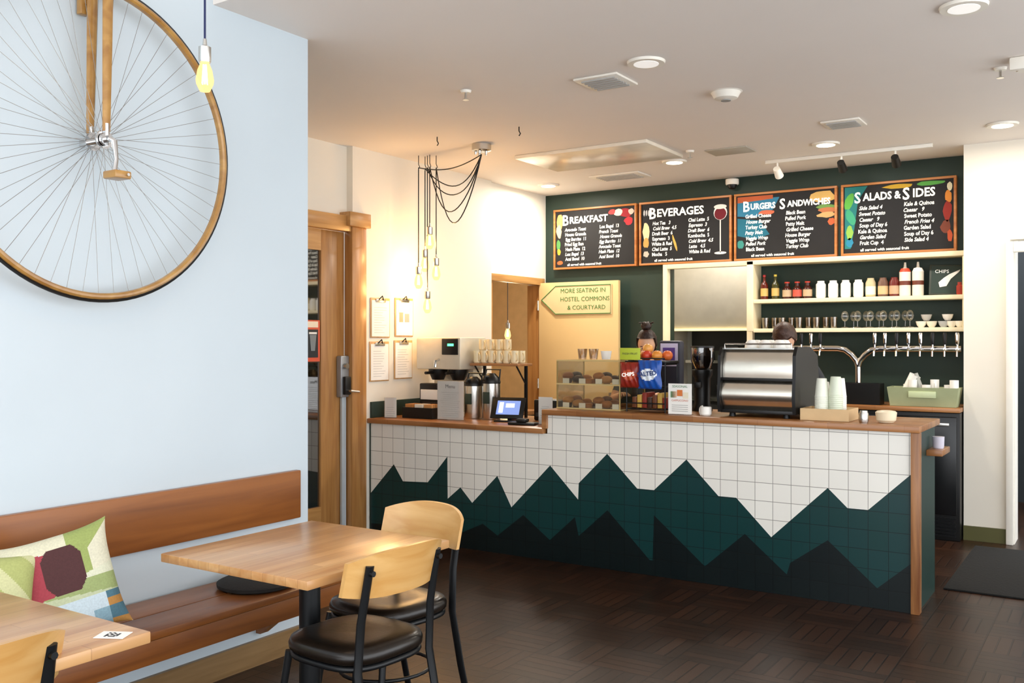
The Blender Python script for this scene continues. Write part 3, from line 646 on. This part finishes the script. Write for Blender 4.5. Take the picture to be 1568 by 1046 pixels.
for x in (-4.44,-4.04): b.box(x,x+.02,6.4,6.42,ZL,zs,BLK); b.tube([(x+.01,6.41,zs-.15),(x+.01,6.27,zs)],.007,BLK,6)
b.done('mug_rack')
b=B(); MG=mat('mug_cream','#ecdcb4',.25)
for i in range(6):
    for j in range(2): mug(b,-4.42+i*.072,6.29+j*.1,zs+.021,.1,.032,MG,-.6)
for i in range(4): mug(b,-4.40+i*.08,6.34,zs+.123,.09,.032,MG,-.6)
b.done('coffee_mugs')
b=B()
b.T=Matrix.Translation((-3.95,6.02,ZL))@Matrix.Rotation(.25,4,'Z')@Matrix.Scale(.88,4)
b.box(-.1,.1,-.08,.1,0,.012,BLKP,.004); b.tube([(0,.06,.012),(0,.03,.12)],.02,BLKP,10)
b.T=b.T@Matrix.Translation((0,-.04,.03))@Matrix.Rotation(math.radians(-28),4,'X')
b.box(-.15,.15,0,.015,0,.2,BLKP,.006); b.box(-.10,.11,-.002,0,.035,.165,mat('screen','#7f98d8',.3,emis=.8)); b.box(-.02,.06,-.003,-.002,.1,.14,mat('screen2','#d8e0f8',.3,emis=.8)); b.box(-.08,-.04,-.003,-.002,.05,.15,mat('screen2','#e8ecff',.3,emis=1.2))
b.done('pos_tablet')
b=B(); b.T=Matrix.Translation((-3.69,5.84,ZL))@Matrix.Rotation(.2,4,'Z')
b.box(-.11,.1,-.05,.05,0,.02,BLKP,.008); b.box(-.05,.03,-.04,.04,.02,.045,BLKP,.01); b.box(-.04,.02,-.03,.0,.045,.047,colr('#404448')); b.done('card_reader')
acard('tip_card',-3.57,5.95,ZL,.11,.2,.1)
b=B(); b.box(-.12,.12,-.08,.08,0,.16,BLKP,.01); b.box(-.1,.1,-.085,-.08,.03,.06,colr('#333333')); b.box(-.06,.06,-.03,.0,.16,.165,PAPER); b.done('receipt_printer',(-3.72,6.3,ZL))
b=B(); b.lathe((0,0,0),[(.03,0),(.035,.01),(.035,.1),(.02,.12)],colr('#a02030'),16); b.done('red_shaker',(-4.0,6.17,ZL))
def clip(y,z,kind=0):
    b=B(); X=-5.048
    b.box(X,X+.006,y,y+.235,z,z+.32,wood('clip_board','#c09058','#d8ac74','Z'),.002); b.box(X+.007,X+.009,y+.012,y+.225,z+.01,z+.3,PAPER)
    b.box(X+.009,X+.016,y+.06,y+.175,z+.285,z+.312,STEEL,.002); b.tube([(X+.014,y+.09,z+.305),(X+.03,y+.117,z+.335),(X+.014,y+.145,z+.305)],.005,BLK,6)
    if kind==1: b.box(X+.009,X+.0095,y+.03,y+.2,z+.19,z+.26,colr('#e8d8d0')); b.box(X+.0095,X+.01,y+.05,y+.1,z+.12,z+.2,colr('#d09080')); b.box(X+.0095,X+.01,y+.12,y+.18,z+.12,z+.19,colr('#989090'))
    else:
        for i in range(11): b.box(X+.009,X+.0095,y+.04,y+.08+random.uniform(.05,.11),z+.04+i*.02,z+.043+i*.02,mat('grey_ink','#b4b4b0',.7))
    b.done('clipboard')
clip(5.70,1.56); clip(6.0,1.57,1); clip(5.69,1.21); clip(5.99,1.22)
# ------------------------------------------------------------ pendants
FIL=mat('filament','#ffb050',.5,emis=30,ecol='#ffc880')
BG=bulb_glass()
def bulb(b,p,s=1):
    x,y,z=p
    b.lathe((x,y,z),[(.001,0),(.018*s,.004*s),(.03*s,.03*s),(.032*s,.045*s),(.026*s,.08*s),(.014*s,.11*s)],BG,20,False)
    for k in range(4):
        a=k*math.pi/2; b.tube([(x+.006*s*math.cos(a),y+.006*s*math.sin(a),z+.1*s),(x+.012*s*math.cos(a),y+.012*s*math.sin(a),z+.03*s)],.002,FIL,5)
    b.cyl((x,y,z+.03*s),(x,y,z+.1*s),.0035*s,FIL,n=6)
    b.lathe((x,y,z+.108*s),[(.02*s,0),(.022*s,.005),(.022*s,.055*s),(.008*s,.062*s),(.006*s,.085*s)],STEEL,18)
b=B(); px,py,pz=-2.455,1.99,2.32
bulb(b,(px,py,pz),.88); b.cyl((px,py,pz+.17),(px,py,3.51),.0035,mat('blue_cord','#1c2650',.6),n=8); b.lathe((px,py,3.49),[(.05,0),(.06,.03)],STEEL)
pn=b.done('pendant_lamp'); light('bulb','POINT',(px,py,pz+.05),6,(1,.72,.4),.02,pn)
b=B()
hk=[(-4.86,6.08),(-4.84,6.14),(-4.80,6.12),(-4.76,6.1),(-4.74,6.16)]
bz=[1.96,2.10,1.76,2.28,2.03]
cx,cy=-4.17,5.99
b.lathe((cx,cy,2.99),[(.05,0),(.075,.01),(.075,.058)],STEEL)
for i in range(5): a=i*1.25; b.lathe((cx+.045*math.cos(a),cy+.045*math.sin(a),2.97),[(.008,0),(.012,.03)],STEEL,10)
sag=[.05,.2,.33,.45,.5]
for (hx,hy),z,sg in zip(hk,bz,sag):
    pts=[]
    for t in range(17):
        k=t/16; pts.append((cx+(hx-cx)*k,cy+(hy-cy)*k,2.97+(2.95-2.97)*k-4*sg*k*(1-k)*(1+.5*math.sin(3*k+sg*9)*.4)))
    pts+= [(hx,hy,2.93),(hx,hy,z+.19)]
    b.tube(pts,.0045,BLKP,6); bulb(b,(hx,hy,z),1.1)
    b.tube([(hx,hy,3.05),(hx,hy,2.98),(hx+.012,hy,2.955),(hx,hy,2.94)],.003,BLK,6)
pc=b.done('pendant_light_cluster')
for (hx,hy),z in zip(hk,bz): light('bulb','POINT',(hx,hy,z+.05),11,(1,.72,.42),.03,pc)
b=B(); bulb(b,(-6.1,9.3,1.55),1.2); b.cyl((-6.1,9.3,1.75),(-6.1,9.3,3.0),.004,BLKP,n=6); pr=b.done('pendant_lamp'); light('bulb','POINT',(-6.1,9.3,1.62),50,(1,.8,.55),.05,pr)
# ------------------------------------------------------------ ceiling fixtures
LED=mat('downlight_lens','#fff4e0',.4,emis=9,ecol='#fff2dc')
OFF=mat('downlight_off_glow','#e8e6e2',.4,emis=.6)  # unlit lens, with a weak glow put into its material
def down(x,y,on,e=24):
    b=B(); b.lathe((x,y,3.035),[(.07,0),(.1,.0),(.105,.014)],TRIMW,28); b.lathe((x,y,3.033),[(.068,0),(.068,.01)],LED if on else OFF,24)
    o=b.done('recessed_downlight')
    if on: light('lamp','AREA',(x,y,3.02),e,(1,.93,.82),.14,o)
for x,y,on in ((-2.19,4.71,0),(-.62,4.71,0),(-1.94,7.41,1),(-3.2,7.44,1),(-4.71,7.9,1)): down(x,y,on)
down(-.73,7.42,1,12)
def vent(x,y,w,d,name='ceiling_vent',m=None):
    b=B(); m=m or TRIMW; b.box(x-w,x+w,y-d,y+d,3.036,3.049,m,.003)
    for i in range(6): yy=y-d*.7+i*d*1.4/5; b.box(x-w*.75,x+w*.75,yy-.006,yy+.006,3.028,3.037,colr('#b0aeaa'))
    b.done(name)
vent(-2.55,4.93,.14,.14); vent(-1.65,6.77,.13,.12); vent(-3.9,7.82,.25,.14)
b=B(); b.box(-2.82,-2.48,7.15,7.4,3.042,3.049,colr('#b8b2a4'),.003); b.done('ceiling_register')
b=B(); b.box(-4.2,-3.02,6.5,7.2,3.02,3.049,mat('hatch','#efe6d4',.22,.1),.006); b.done('ceiling_panel')
b=B(); b.lathe((-2.05,5.55,3.0),[(.04,0),(.07,.01),(.09,.045),(.1,.0498)],TRIMW,28); b.lathe((-2.05,5.55,2.995),[(.03,0),(.03,.008)],colr('#9a9a98')); b.done('smoke_detector')
for x,y in ((-3.36,4.66),(-.59,5.89),(-2.92,7.1)):
    b=B(); b.lathe((x,y,3.035),[(.03,0),(.035,.0145)],TRIMW,16); b.cyl((x,y,3.035),(x,y,3.0),.007,STEEL,n=8); b.lathe((x,y,2.992),[(.02,0),(.02,.003)],STEEL,14); b.done('fire_sprinkler')
for x,y in ((-3.61,5.65),(-4.3,5.6)):
    b=B(); b.tube([(x,y,3.05),(x,y,3.02),(x+.012,y,3.0),(x,y,2.985)],.004,BLK,6); b.done('ceiling_hook')
b=B(); b.lathe((-.47,5.8,2.99),[(.03,0),(.05,.02),(.05,.0598)],TRIMW,20); b.box(-.53,-.41,5.7,5.74,2.98,3.0498,TRIMW,.01); b.done('ceiling_emergency_light')
b=B(); b.lathe((-3.05,8.42,2.93),[(.001,0),(.03,.008),(.045,.035),(.045,.045)],BLKP,20); b.lathe((-3.05,8.42,2.972),[(.055,0),(.06,.01),(.06,.05)],TRIMW,22); b.box(-3.09,-3.01,8.42,8.495,2.98,3.02,TRIMW,.006); b.done('security_camera')
b=B(); b.box(-2.55,-1.25,7.83,7.86,3.02,3.049,TRIMW,.003)
hd=[(-2.45,0),(-1.93,1),(-1.52,1)]
for x,k in hd:
    b.cyl((x,7.845,3.02),(x,7.845,2.96),.008,TRIMW,n=8); b.tube([(x,7.82,2.97),(x,7.9,2.92)],[.028,.036],TRIMW if not k else BLKP,16); b.tube([(x,7.9,2.922),(x,7.902,2.919)],.03,LED,16)
tr=b.done('track_light')
for x,k in hd:
    l=light('spot','SPOT',(x,7.88,2.94),32,(1,.9,.75),.03,tr,spot=1.5); l.rotation_euler=(math.radians(50),0,0)
# ------------------------------------------------------------ penny-farthing wheel
b=B(); R=.617; cx,cy,cz=-3.35,2.21,2.31
def circ(r,x=cx,n=96): return [(x,cy+r*math.cos(i*2*math.pi/n),cz+r*math.sin(i*2*math.pi/n)) for i in range(n)]
b.tube(circ(R-.012),.015,RIMW,10,True,flat=(.9,1.2)); b.tube(circ(R+.005),.007,BLKP,8,True)
SPK=mat('spoke_steel','#8e8c88',.4,.7)
for i in range(56):
    a=i*2*math.pi/56; sd=.035 if i%2 else -.035; a0=a+(.12 if i%4<2 else -.12)
    b.tube([(cx+sd,cy+.03*math.cos(a0),cz+.03*math.sin(a0)),(cx,cy+(R-.022)*math.cos(a),cz+(R-.022)*math.sin(a))],.001,SPK,5)
b.cyl((cx-.05,cy,cz),(cx+.07,cy,cz),.014,CHROME)
for sd in (-.035,.035): b.cyl((cx+sd-.003,cy,cz),(cx+sd+.003,cy,cz),.036,CHROME)
for sd in (-.055,.05):
    b.tube([(cx+sd,cy,cz+.03),(cx+sd*.98,cy+.005,cz+.35),(cx+sd*.95,cy+.01,cz+.7)],[.012,.015,.017],RIMW,12,flat=(1.35,.75)); b.cyl((cx+sd-.008,cy,cz),(cx+sd+.008,cy,cz),.026,CHROME)
    b.tube([(cx+sd,cy,cz),(cx+sd,cy,cz+.06)],.012,CHROME)
b.box(cx-.07,cx+.065,cy-.03,cy+.045,cz+.69,cz+.73,RIMW,.008); b.cyl((cx,cy+.01,cz+.72),(cx,cy+.01,cz+1.0),.018,RIMW)
b.box(cx-.10,cx-.07,cy-.03,cy+.01,cz+.5,cz+.6,RIMW,.004); b.cyl((cx-.105,cy-.01,cz+.55),(cx-.06,cy-.01,cz+.55),.012,RIMW)
b.tube([(cx+.07,cy,cz),(cx+.085,cy+.01,cz-.01),(cx+.09,cy+.015,cz-.08),(cx+.095,cy+.0,cz-.15)],[.014,.012,.009,.011],CHROME,12)
b.cyl((cx+.09,cy,cz-.15),(cx+.19,cy,cz-.15),.006,CHROME); b.box(cx+.1,cx+.18,cy-.05,cy+.02,cz-.165,cz-.135,RIMW,.006)
b.box(-3.459,cx-.05,cy-.012,cy+.012,cz-.012,cz+.012,CHROME); b.box(-3.459,cx-.06,cy-.01,cy+.03,cz+.64,cz+.68,RIMW)
b.done('penny_farthing_wheel')
# ------------------------------------------------------------ bench
b=B()
b.box(-3.458,-3.425,-1.2,3.36,.66,.895,BENCHW,.006)
b.box(-3.44,-3.24,-1.2,3.3,.42,.45,BENCHW,.004); b.box(-3.235,-3.03,-1.2,3.3,.42,.45,BENCHW,.004)
b.box(-3.06,-3.035,-1.2,3.3,.33,.419,BENCHW,.004)
for y in (.3,1.5,3.1): b.box(-3.42,-3.07,y,y+.05,.36,.419,BENCHW); b.prism([(-3.459,y,.36),(-3.459,y,.15),(-3.43,y,.15),(-3.15,y,.36)],(0,.05,0),BENCHW)
b.done('wall_bench')
b=B(); b.lathe((0,0,0),[(.15,0),(.17,.008),(.172,.022),(.15,.032),(.001,.036)],mat('black_felt','#1a1816',.8,bump=.2,scale=80),36); b.done('round_seat_pad',(-3.23,2.9,.451))
def pillow(name,w,loc,rot,matf,G=110):
    b=B()
    def side(sg):
        def fn(u,v):
            a,c=2*u-1,2*v-1; k=max(0,(1-a**4)*(1-c**4))**.6
            pin=1-.10*(1-abs(a)**3)*(abs(c)**6); pin2=1-.10*(1-abs(c)**3)*(abs(a)**6)
            return (a*w/2*pin2,sg*.07*k,c*w/2*pin)
        return fn
    b.surf(side(-1),G,G,matf); b.surf(side(1),30,30,fab('#d8dcd0'))
    o=b.done(name,loc,ang=80); o.rotation_euler=rot; return o
fab=lambda h: mat('fabric_'+h.strip('#'),h,.85,bump=.15,scale=150,var=.08)
def patch(u,v):
    if abs(u-.55)<.17 and .42<v<.84 and abs(u-.55)+.7*abs(v-.63)<.25: return fab('#4a2a2a')
    if u<.46 and .38+.1*u<v<.86-.12*u: return fab('#9c3c46')
    if v>.86-.12*u and u<.62: return fab('#cfcbb0')
    if u>.62 and v>.52+.2*(u-.6):
        return fab('#93a05c') if (u-v)<.02 or u<.78 else fab('#d2ceb6')
    if v>.50 and u>.6: return fab('#cfcfb6')
    if .34<v<=.52 and u>.22: return fab('#93a068') if v>.42-.1*u+.02 else fab('#b4bb98')
    if u<=.22 and .28<v<.5: return fab('#53685a')
    if u>.84: return fab('#b07e40') if (v*5)%1<.35 else fab('#4a6e7c')
    if u>.7 and v<.2: return fab('#82a0ac')
    return fab('#bccad0')
pillow('throw_pillow',.39,(-3.16,1.94,.665),(math.radians(-14),math.radians(-13),math.radians(62)),patch)
pillow('throw_pillow',.36,(-3.22,1.68,.64),(math.radians(-14),math.radians(6),math.radians(68)),lambda u,v: fab('#a8ae6c') if (u+v)%.5<.3 else fab('#c6c696'),60)
# ------------------------------------------------------------ tables
def table(x,y):
    b=B(); b.box(-.375,.375,-.385,.385,.718,.75,TABLEW,.004)
    b.box(-.2,.2,-.2,.2,.70,.717,BLK,.003); b.cyl((0,0,.02),(0,0,.705),.04,BLK,n=24)
    for a in range(4):
        c,s=math.cos(a*math.pi/2+math.pi/4),math.sin(a*math.pi/2+math.pi/4)
        b.tube([(0,0,.06),(c*.18,s*.18,.04),(c*.3,s*.3,.016)],[.035,.028,.018],BLK,10)
        b.lathe((c*.3,s*.3,0),[(.02,0),(.018,.012)],BLKP,10)
    b.lathe((0,0,.02),[(.07,0),(.06,.05),(.04,.07)],BLK)
    return b.done('cafe_table',(x,y,0))
table(-2.61,2.605); table(-2.58,1.225)
b=B(); b.box(-.04,.04,-.028,.028,0,.002,PAPER)
for i in range(6):
    for j in range(6):
        if random.random()<.55: b.box(-.018+i*.006,-.0125+i*.006,-.018+j*.006,-.0125+j*.006,.002,.0025,INK)
b.done('qr_code_card',(-2.255,1.53,.751),.5)
# ------------------------------------------------------------ chairs
def chair(loc,rz):
    b=B()
    def seatpt(a,k=1):
        w=.20*k; d=.20*k; n=3.2
        ca,sa=math.cos(a),math.sin(a)
        return (w*math.copysign(abs(ca)**(2/n),ca),d*math.copysign(abs(sa)**(2/n),sa))
    n=36; dz=.02
    for (k,z,m,k2,z2) in ((.97,.425,VINYL,1.03,.435),(1.03,.435,VINYL,1.04,.455),(1.04,.455,VINYL,1.0,.473),(1.0,.473,VINYL,.85,.482),(.85,.482,VINYL,.5,.478),(.5,.478,VINYL,.01,.474),(.01,.425,BLK,.97,.425)):
        for i in range(n):
            a,c=i*2*math.pi/n,(i+1)*2*math.pi/n
            p,q=seatpt(a,k),seatpt(c,k); r,t=seatpt(c,k2),seatpt(a,k2)
            b.poly([(p[0],p[1],z+dz),(q[0],q[1],z+dz),(r[0],r[1],z2+dz),(t[0],t[1],z2+dz)],m)
    b.tube([(*seatpt(i*2*math.pi/n,.97),.435) for i in range(n)],.011,BLK,8,True)
    for sx in (-1,1):
        b.tube([(sx*.165,.165,.44),(sx*.185,.2,.2),(sx*.2,.225,0.0)],[.014,.013,.012],BLK,10)
        b.tube([(sx*.185,-.285,0),(sx*.18,-.235,.2),(sx*.175,-.19,.43),(sx*.17,-.20,.6),(sx*.165,-.238,.795)],.017,BLK,10,flat=(.55,1.1))
    b.tube([(.175*math.cos(t),.01+.19*math.sin(t),.22) for t in [i*2*math.pi/28 for i in range(28)]],.008,BLK,8,True)
    W=.23; zc=.75
    def bk(off):
        def fn(u,v):
            a=2*u-1; h=.082*(1-.30*abs(a)**3.2); x=a*W; y=-.255+.075*abs(a)**2.2+off
            z=zc+(2*v-1)*h+(.012*(1-a*a)); return (x,y-(z-zc)*.25,z)
        return fn
    A,Bf=bk(-.008),bk(.008)
    b.surf(A,28,8,MAPLE); b.surf(Bf,28,8,MAPLE)
    e=[(i/28,0) for i in range(29)]+[(1,j/8) for j in range(1,9)]+[(1-i/28,1) for i in range(1,29)]+[(0,1-j/8) for j in range(1,9)]
    for p,q in zip(e,e[1:]): b.poly([A(*p),A(*q),Bf(*q),Bf(*p)],MAPLE)
    for sx in (-1,1): b.tube([(sx*.165,-.225,.77),(sx*.165,-.255,.77)],.01,BLK,8)
    return b.done('dining_chair',loc,rz,merge=True,ang=50)
chair((-2.305,2.53,0),math.radians(86))
chair((-2.51,2.945,0),math.radians(172))
chair((-2.42,1.14,0),math.radians(93))
b=B(); b.box(-.95,.6,6.35,7.8,.001,.012,mat('mat','#0c0b09',.9,bump=.4,scale=60),.003); b.done('floor_mat')
# ------------------------------------------------------------ baristas
SK=mat('skin','#d9a888',.5,var=.03); SH=mat('shirt','#20242a',.8); JN=mat('jeans','#232a38',.85); SHO=mat('shoe','#151515',.5)
def skinmesh(verts,edges,rad,name,root=0,lv=1):
    me=bpy.data.meshes.new(name); me.from_pydata(verts,edges,[]); o=bpy.data.objects.new(name,me); COL.objects.link(o)
    m=o.modifiers.new('s','SKIN'); m.use_smooth_shade=True
    for i,r in enumerate(rad):
        sv=me.skin_vertices[0].data[i]; rr=r if isinstance(r,tuple) else (r,r); sv.radius=rr; sv.use_root=(i==root)
    s=o.modifiers.new('d','SUBSURF'); s.levels=lv+1; s.render_levels=lv+1
    bpy.context.view_layer.update()
    m2=bpy.data.meshes.new_from_object(o.evaluated_get(bpy.context.evaluated_depsgraph_get()))
    bpy.data.objects.remove(o); n=bpy.data.objects.new(name,m2); COL.objects.link(n); return n
def barista(loc,rz,haircol,bun,arms,headtilt,sc=1):
    root=bpy.data.objects.new('barista',None); COL.objects.link(root); root.location=loc; root.rotation_euler=(0,0,rz); root.scale=(sc,)*3
    V=[(0,0,.95),(0,0,1.1),(0,.0,1.27),(0,-.01,1.42),(0,.005,1.5)]; E=[(0,1),(1,2),(2,3),(3,4)]; Rr=[(.16,.11),(.13,.10),(.155,.11),(.09,.07),(.05,.05)]
    for sx,(el,wr) in zip((-1,1),arms):
        k=len(V); V+= [(sx*.17,-.01,1.40),(sx*el[0],el[1],el[2]),(sx*wr[0],wr[1],wr[2])]; E+=[(3,k),(k,k+1),(k+1,k+2)]; Rr+=[(.065,.06),(.045,.045),(.028,.024)]
        k=len(V); V+=[(sx*.09,0,.86),(sx*.1,.02,.48),(sx*.1,-.02,.09),(sx*.1,.14,.045)]; E+=[(0,k),(k,k+1),(k+1,k+2),(k+2,k+3)]; Rr+=[(.095,.09),(.065,.065),(.045,.045),(.045,.035)]
    o=skinmesh(V,E,Rr,'body'); o.parent=root
    for m in (SH,JN,SK,SHO): o.data.materials.append(m)
    els=[(Vector((sx*el[0],el[1],el[2])),Vector((sx*wr[0],wr[1],wr[2]))) for sx,(el,wr) in zip((-1,1),arms)]
    for p in o.data.polygons:
        c=p.center; p.use_smooth=True; i=0
        if c.z<.93: i=1
        if c.z<.09: i=3
        if c.z>1.47 and abs(c.x)<.1: i=2
        for e,w in els:
            d=(w-e); t=(c-e).dot(d)/d.length_squared
            if t>-.05 and (c-(e+d*max(0,min(1,t)))).length<.075 and c.z>.93: i=2
        p.material_index=i
    for sx,(e,w) in zip((-1,1),els):
        f=(w-e).normalized(); side=f.cross(Vector((0,0,1))).normalized(); upv=side.cross(f)
        hv=[w-f*.02,w+f*.03,w+f*.07]; he=[(0,1),(1,2)]; hr=[(.024,.02),(.036,.017),(.038,.016)]
        for i,(off,L) in enumerate(((-.03,.062),(-.01,.075),(.01,.07),(.029,.055))):
            k=len(hv); b0=w+f*.085+side*off
            hv+=[b0,b0+f*L*.45-upv*.012,b0+f*L*.75-upv*.035]; he+=[(2,k),(k,k+1),(k+1,k+2)]; hr+=[.0095,.009,.0075]
        k=len(hv); tb=w+f*.035-side*sx*.03
        hv+=[tb,tb+f*.025-side*sx*.022-upv*.01,tb+f*.05-side*sx*.025-upv*.022]; he+=[(1,k),(k,k+1),(k+1,k+2)]; hr+=[.013,.011,.009]
        h=skinmesh([tuple(v) for v in hv],he,hr,'hand'); h.data.materials.append(SK); h.parent=root
    b=B()
    def hf(p,d):
        if d.z<0: p=Vector((p.x*(1+.28*d.z),p.y*(1+.12*d.z)+.012*(-d.z),p.z))
        if d.y>.8 and abs(d.x)<.2 and -.35<d.z<.05: p.y+=.018*(1-abs(d.x)/.2)*(1-abs(d.z+.18)/.25)
        return p
    b.ball((0,.02,0),(.073,.092,.115),SK,20,hf)
    for sx in (-1,1):
        b.ball((sx*.028,.098,.002),(.012,.008,.008),WHITE,8); b.ball((sx*.028,.105,.002),(.005,.003,.005),BLKP,6); b.ball((sx*.03,.102,.02),(.016,.005,.003),colr(haircol),6); b.ball((sx*.074,.015,-.01),(.01,.017,.028),SK,8)
    b.ball((0,.097,-.055),(.022,.008,.007),colr('#b06a60'),8)
    hc=mat('hair_'+haircol.strip('#'),haircol,.5,bump=.6,scale=40,var=.3)
    def hair(p,d):
        k=1+.05*math.sin(d.x*22+d.z*9)*.4
        if d.y>.35: p.z=max(p.z,.045+.03*d.y)
        p=Vector((p.x*k,p.y,p.z))
        return p
    b.ball((0,.005,.015),(.086,.098,.118),hc,20,hair)
    if bun: b.ball((0,-.03,.145),(.045,.045,.038),hc,12,lambda p,d:p*(1+.1*math.sin(7*d.x+5*d.z))); b.tube([(-.03,-.04,.165),(-.06,-.03,.18)],.006,hc); b.tube([(.02,-.03,.175),(.06,-.02,.18)],.006,hc)
    h=b.done('head',(0,.03,1.62),parent=root,ang=70); h.rotation_euler=(headtilt,0,0)
    return root
barista((-3.15,6.8,0),math.pi+.3,'#2a1812',True,[((.27,.08,1.15),(.18,.28,1.2)),((.27,.08,1.15),(.18,.28,1.2))],math.radians(-25),.935)
barista((-2.07,6.84,0),math.pi,'#3e2416',False,[((.32,.12,1.22),(.1,.36,1.3)),((.27,.1,1.16),(.1,.3,1.26))],math.radians(-62),.97)
# ------------------------------------------------------------ camera / light
cam=bpy.data.cameras.new('camera'); co=bpy.data.objects.new('camera',cam); COL.objects.link(co); S.camera=co
cam.lens=36*1450/1568; cam.sensor_width=36; co.location=(0,0,1.53); co.rotation_euler=(math.pi/2,0,math.radians(33)); cam.clip_start=.05
w=bpy.data.worlds.new('w'); S.world=w; w.use_nodes=True
w.node_tree.nodes['Background'].inputs[0].default_value=(.93,.96,1,1); w.node_tree.nodes['Background'].inputs[1].default_value=3.6
S.view_settings.view_transform='Standard'
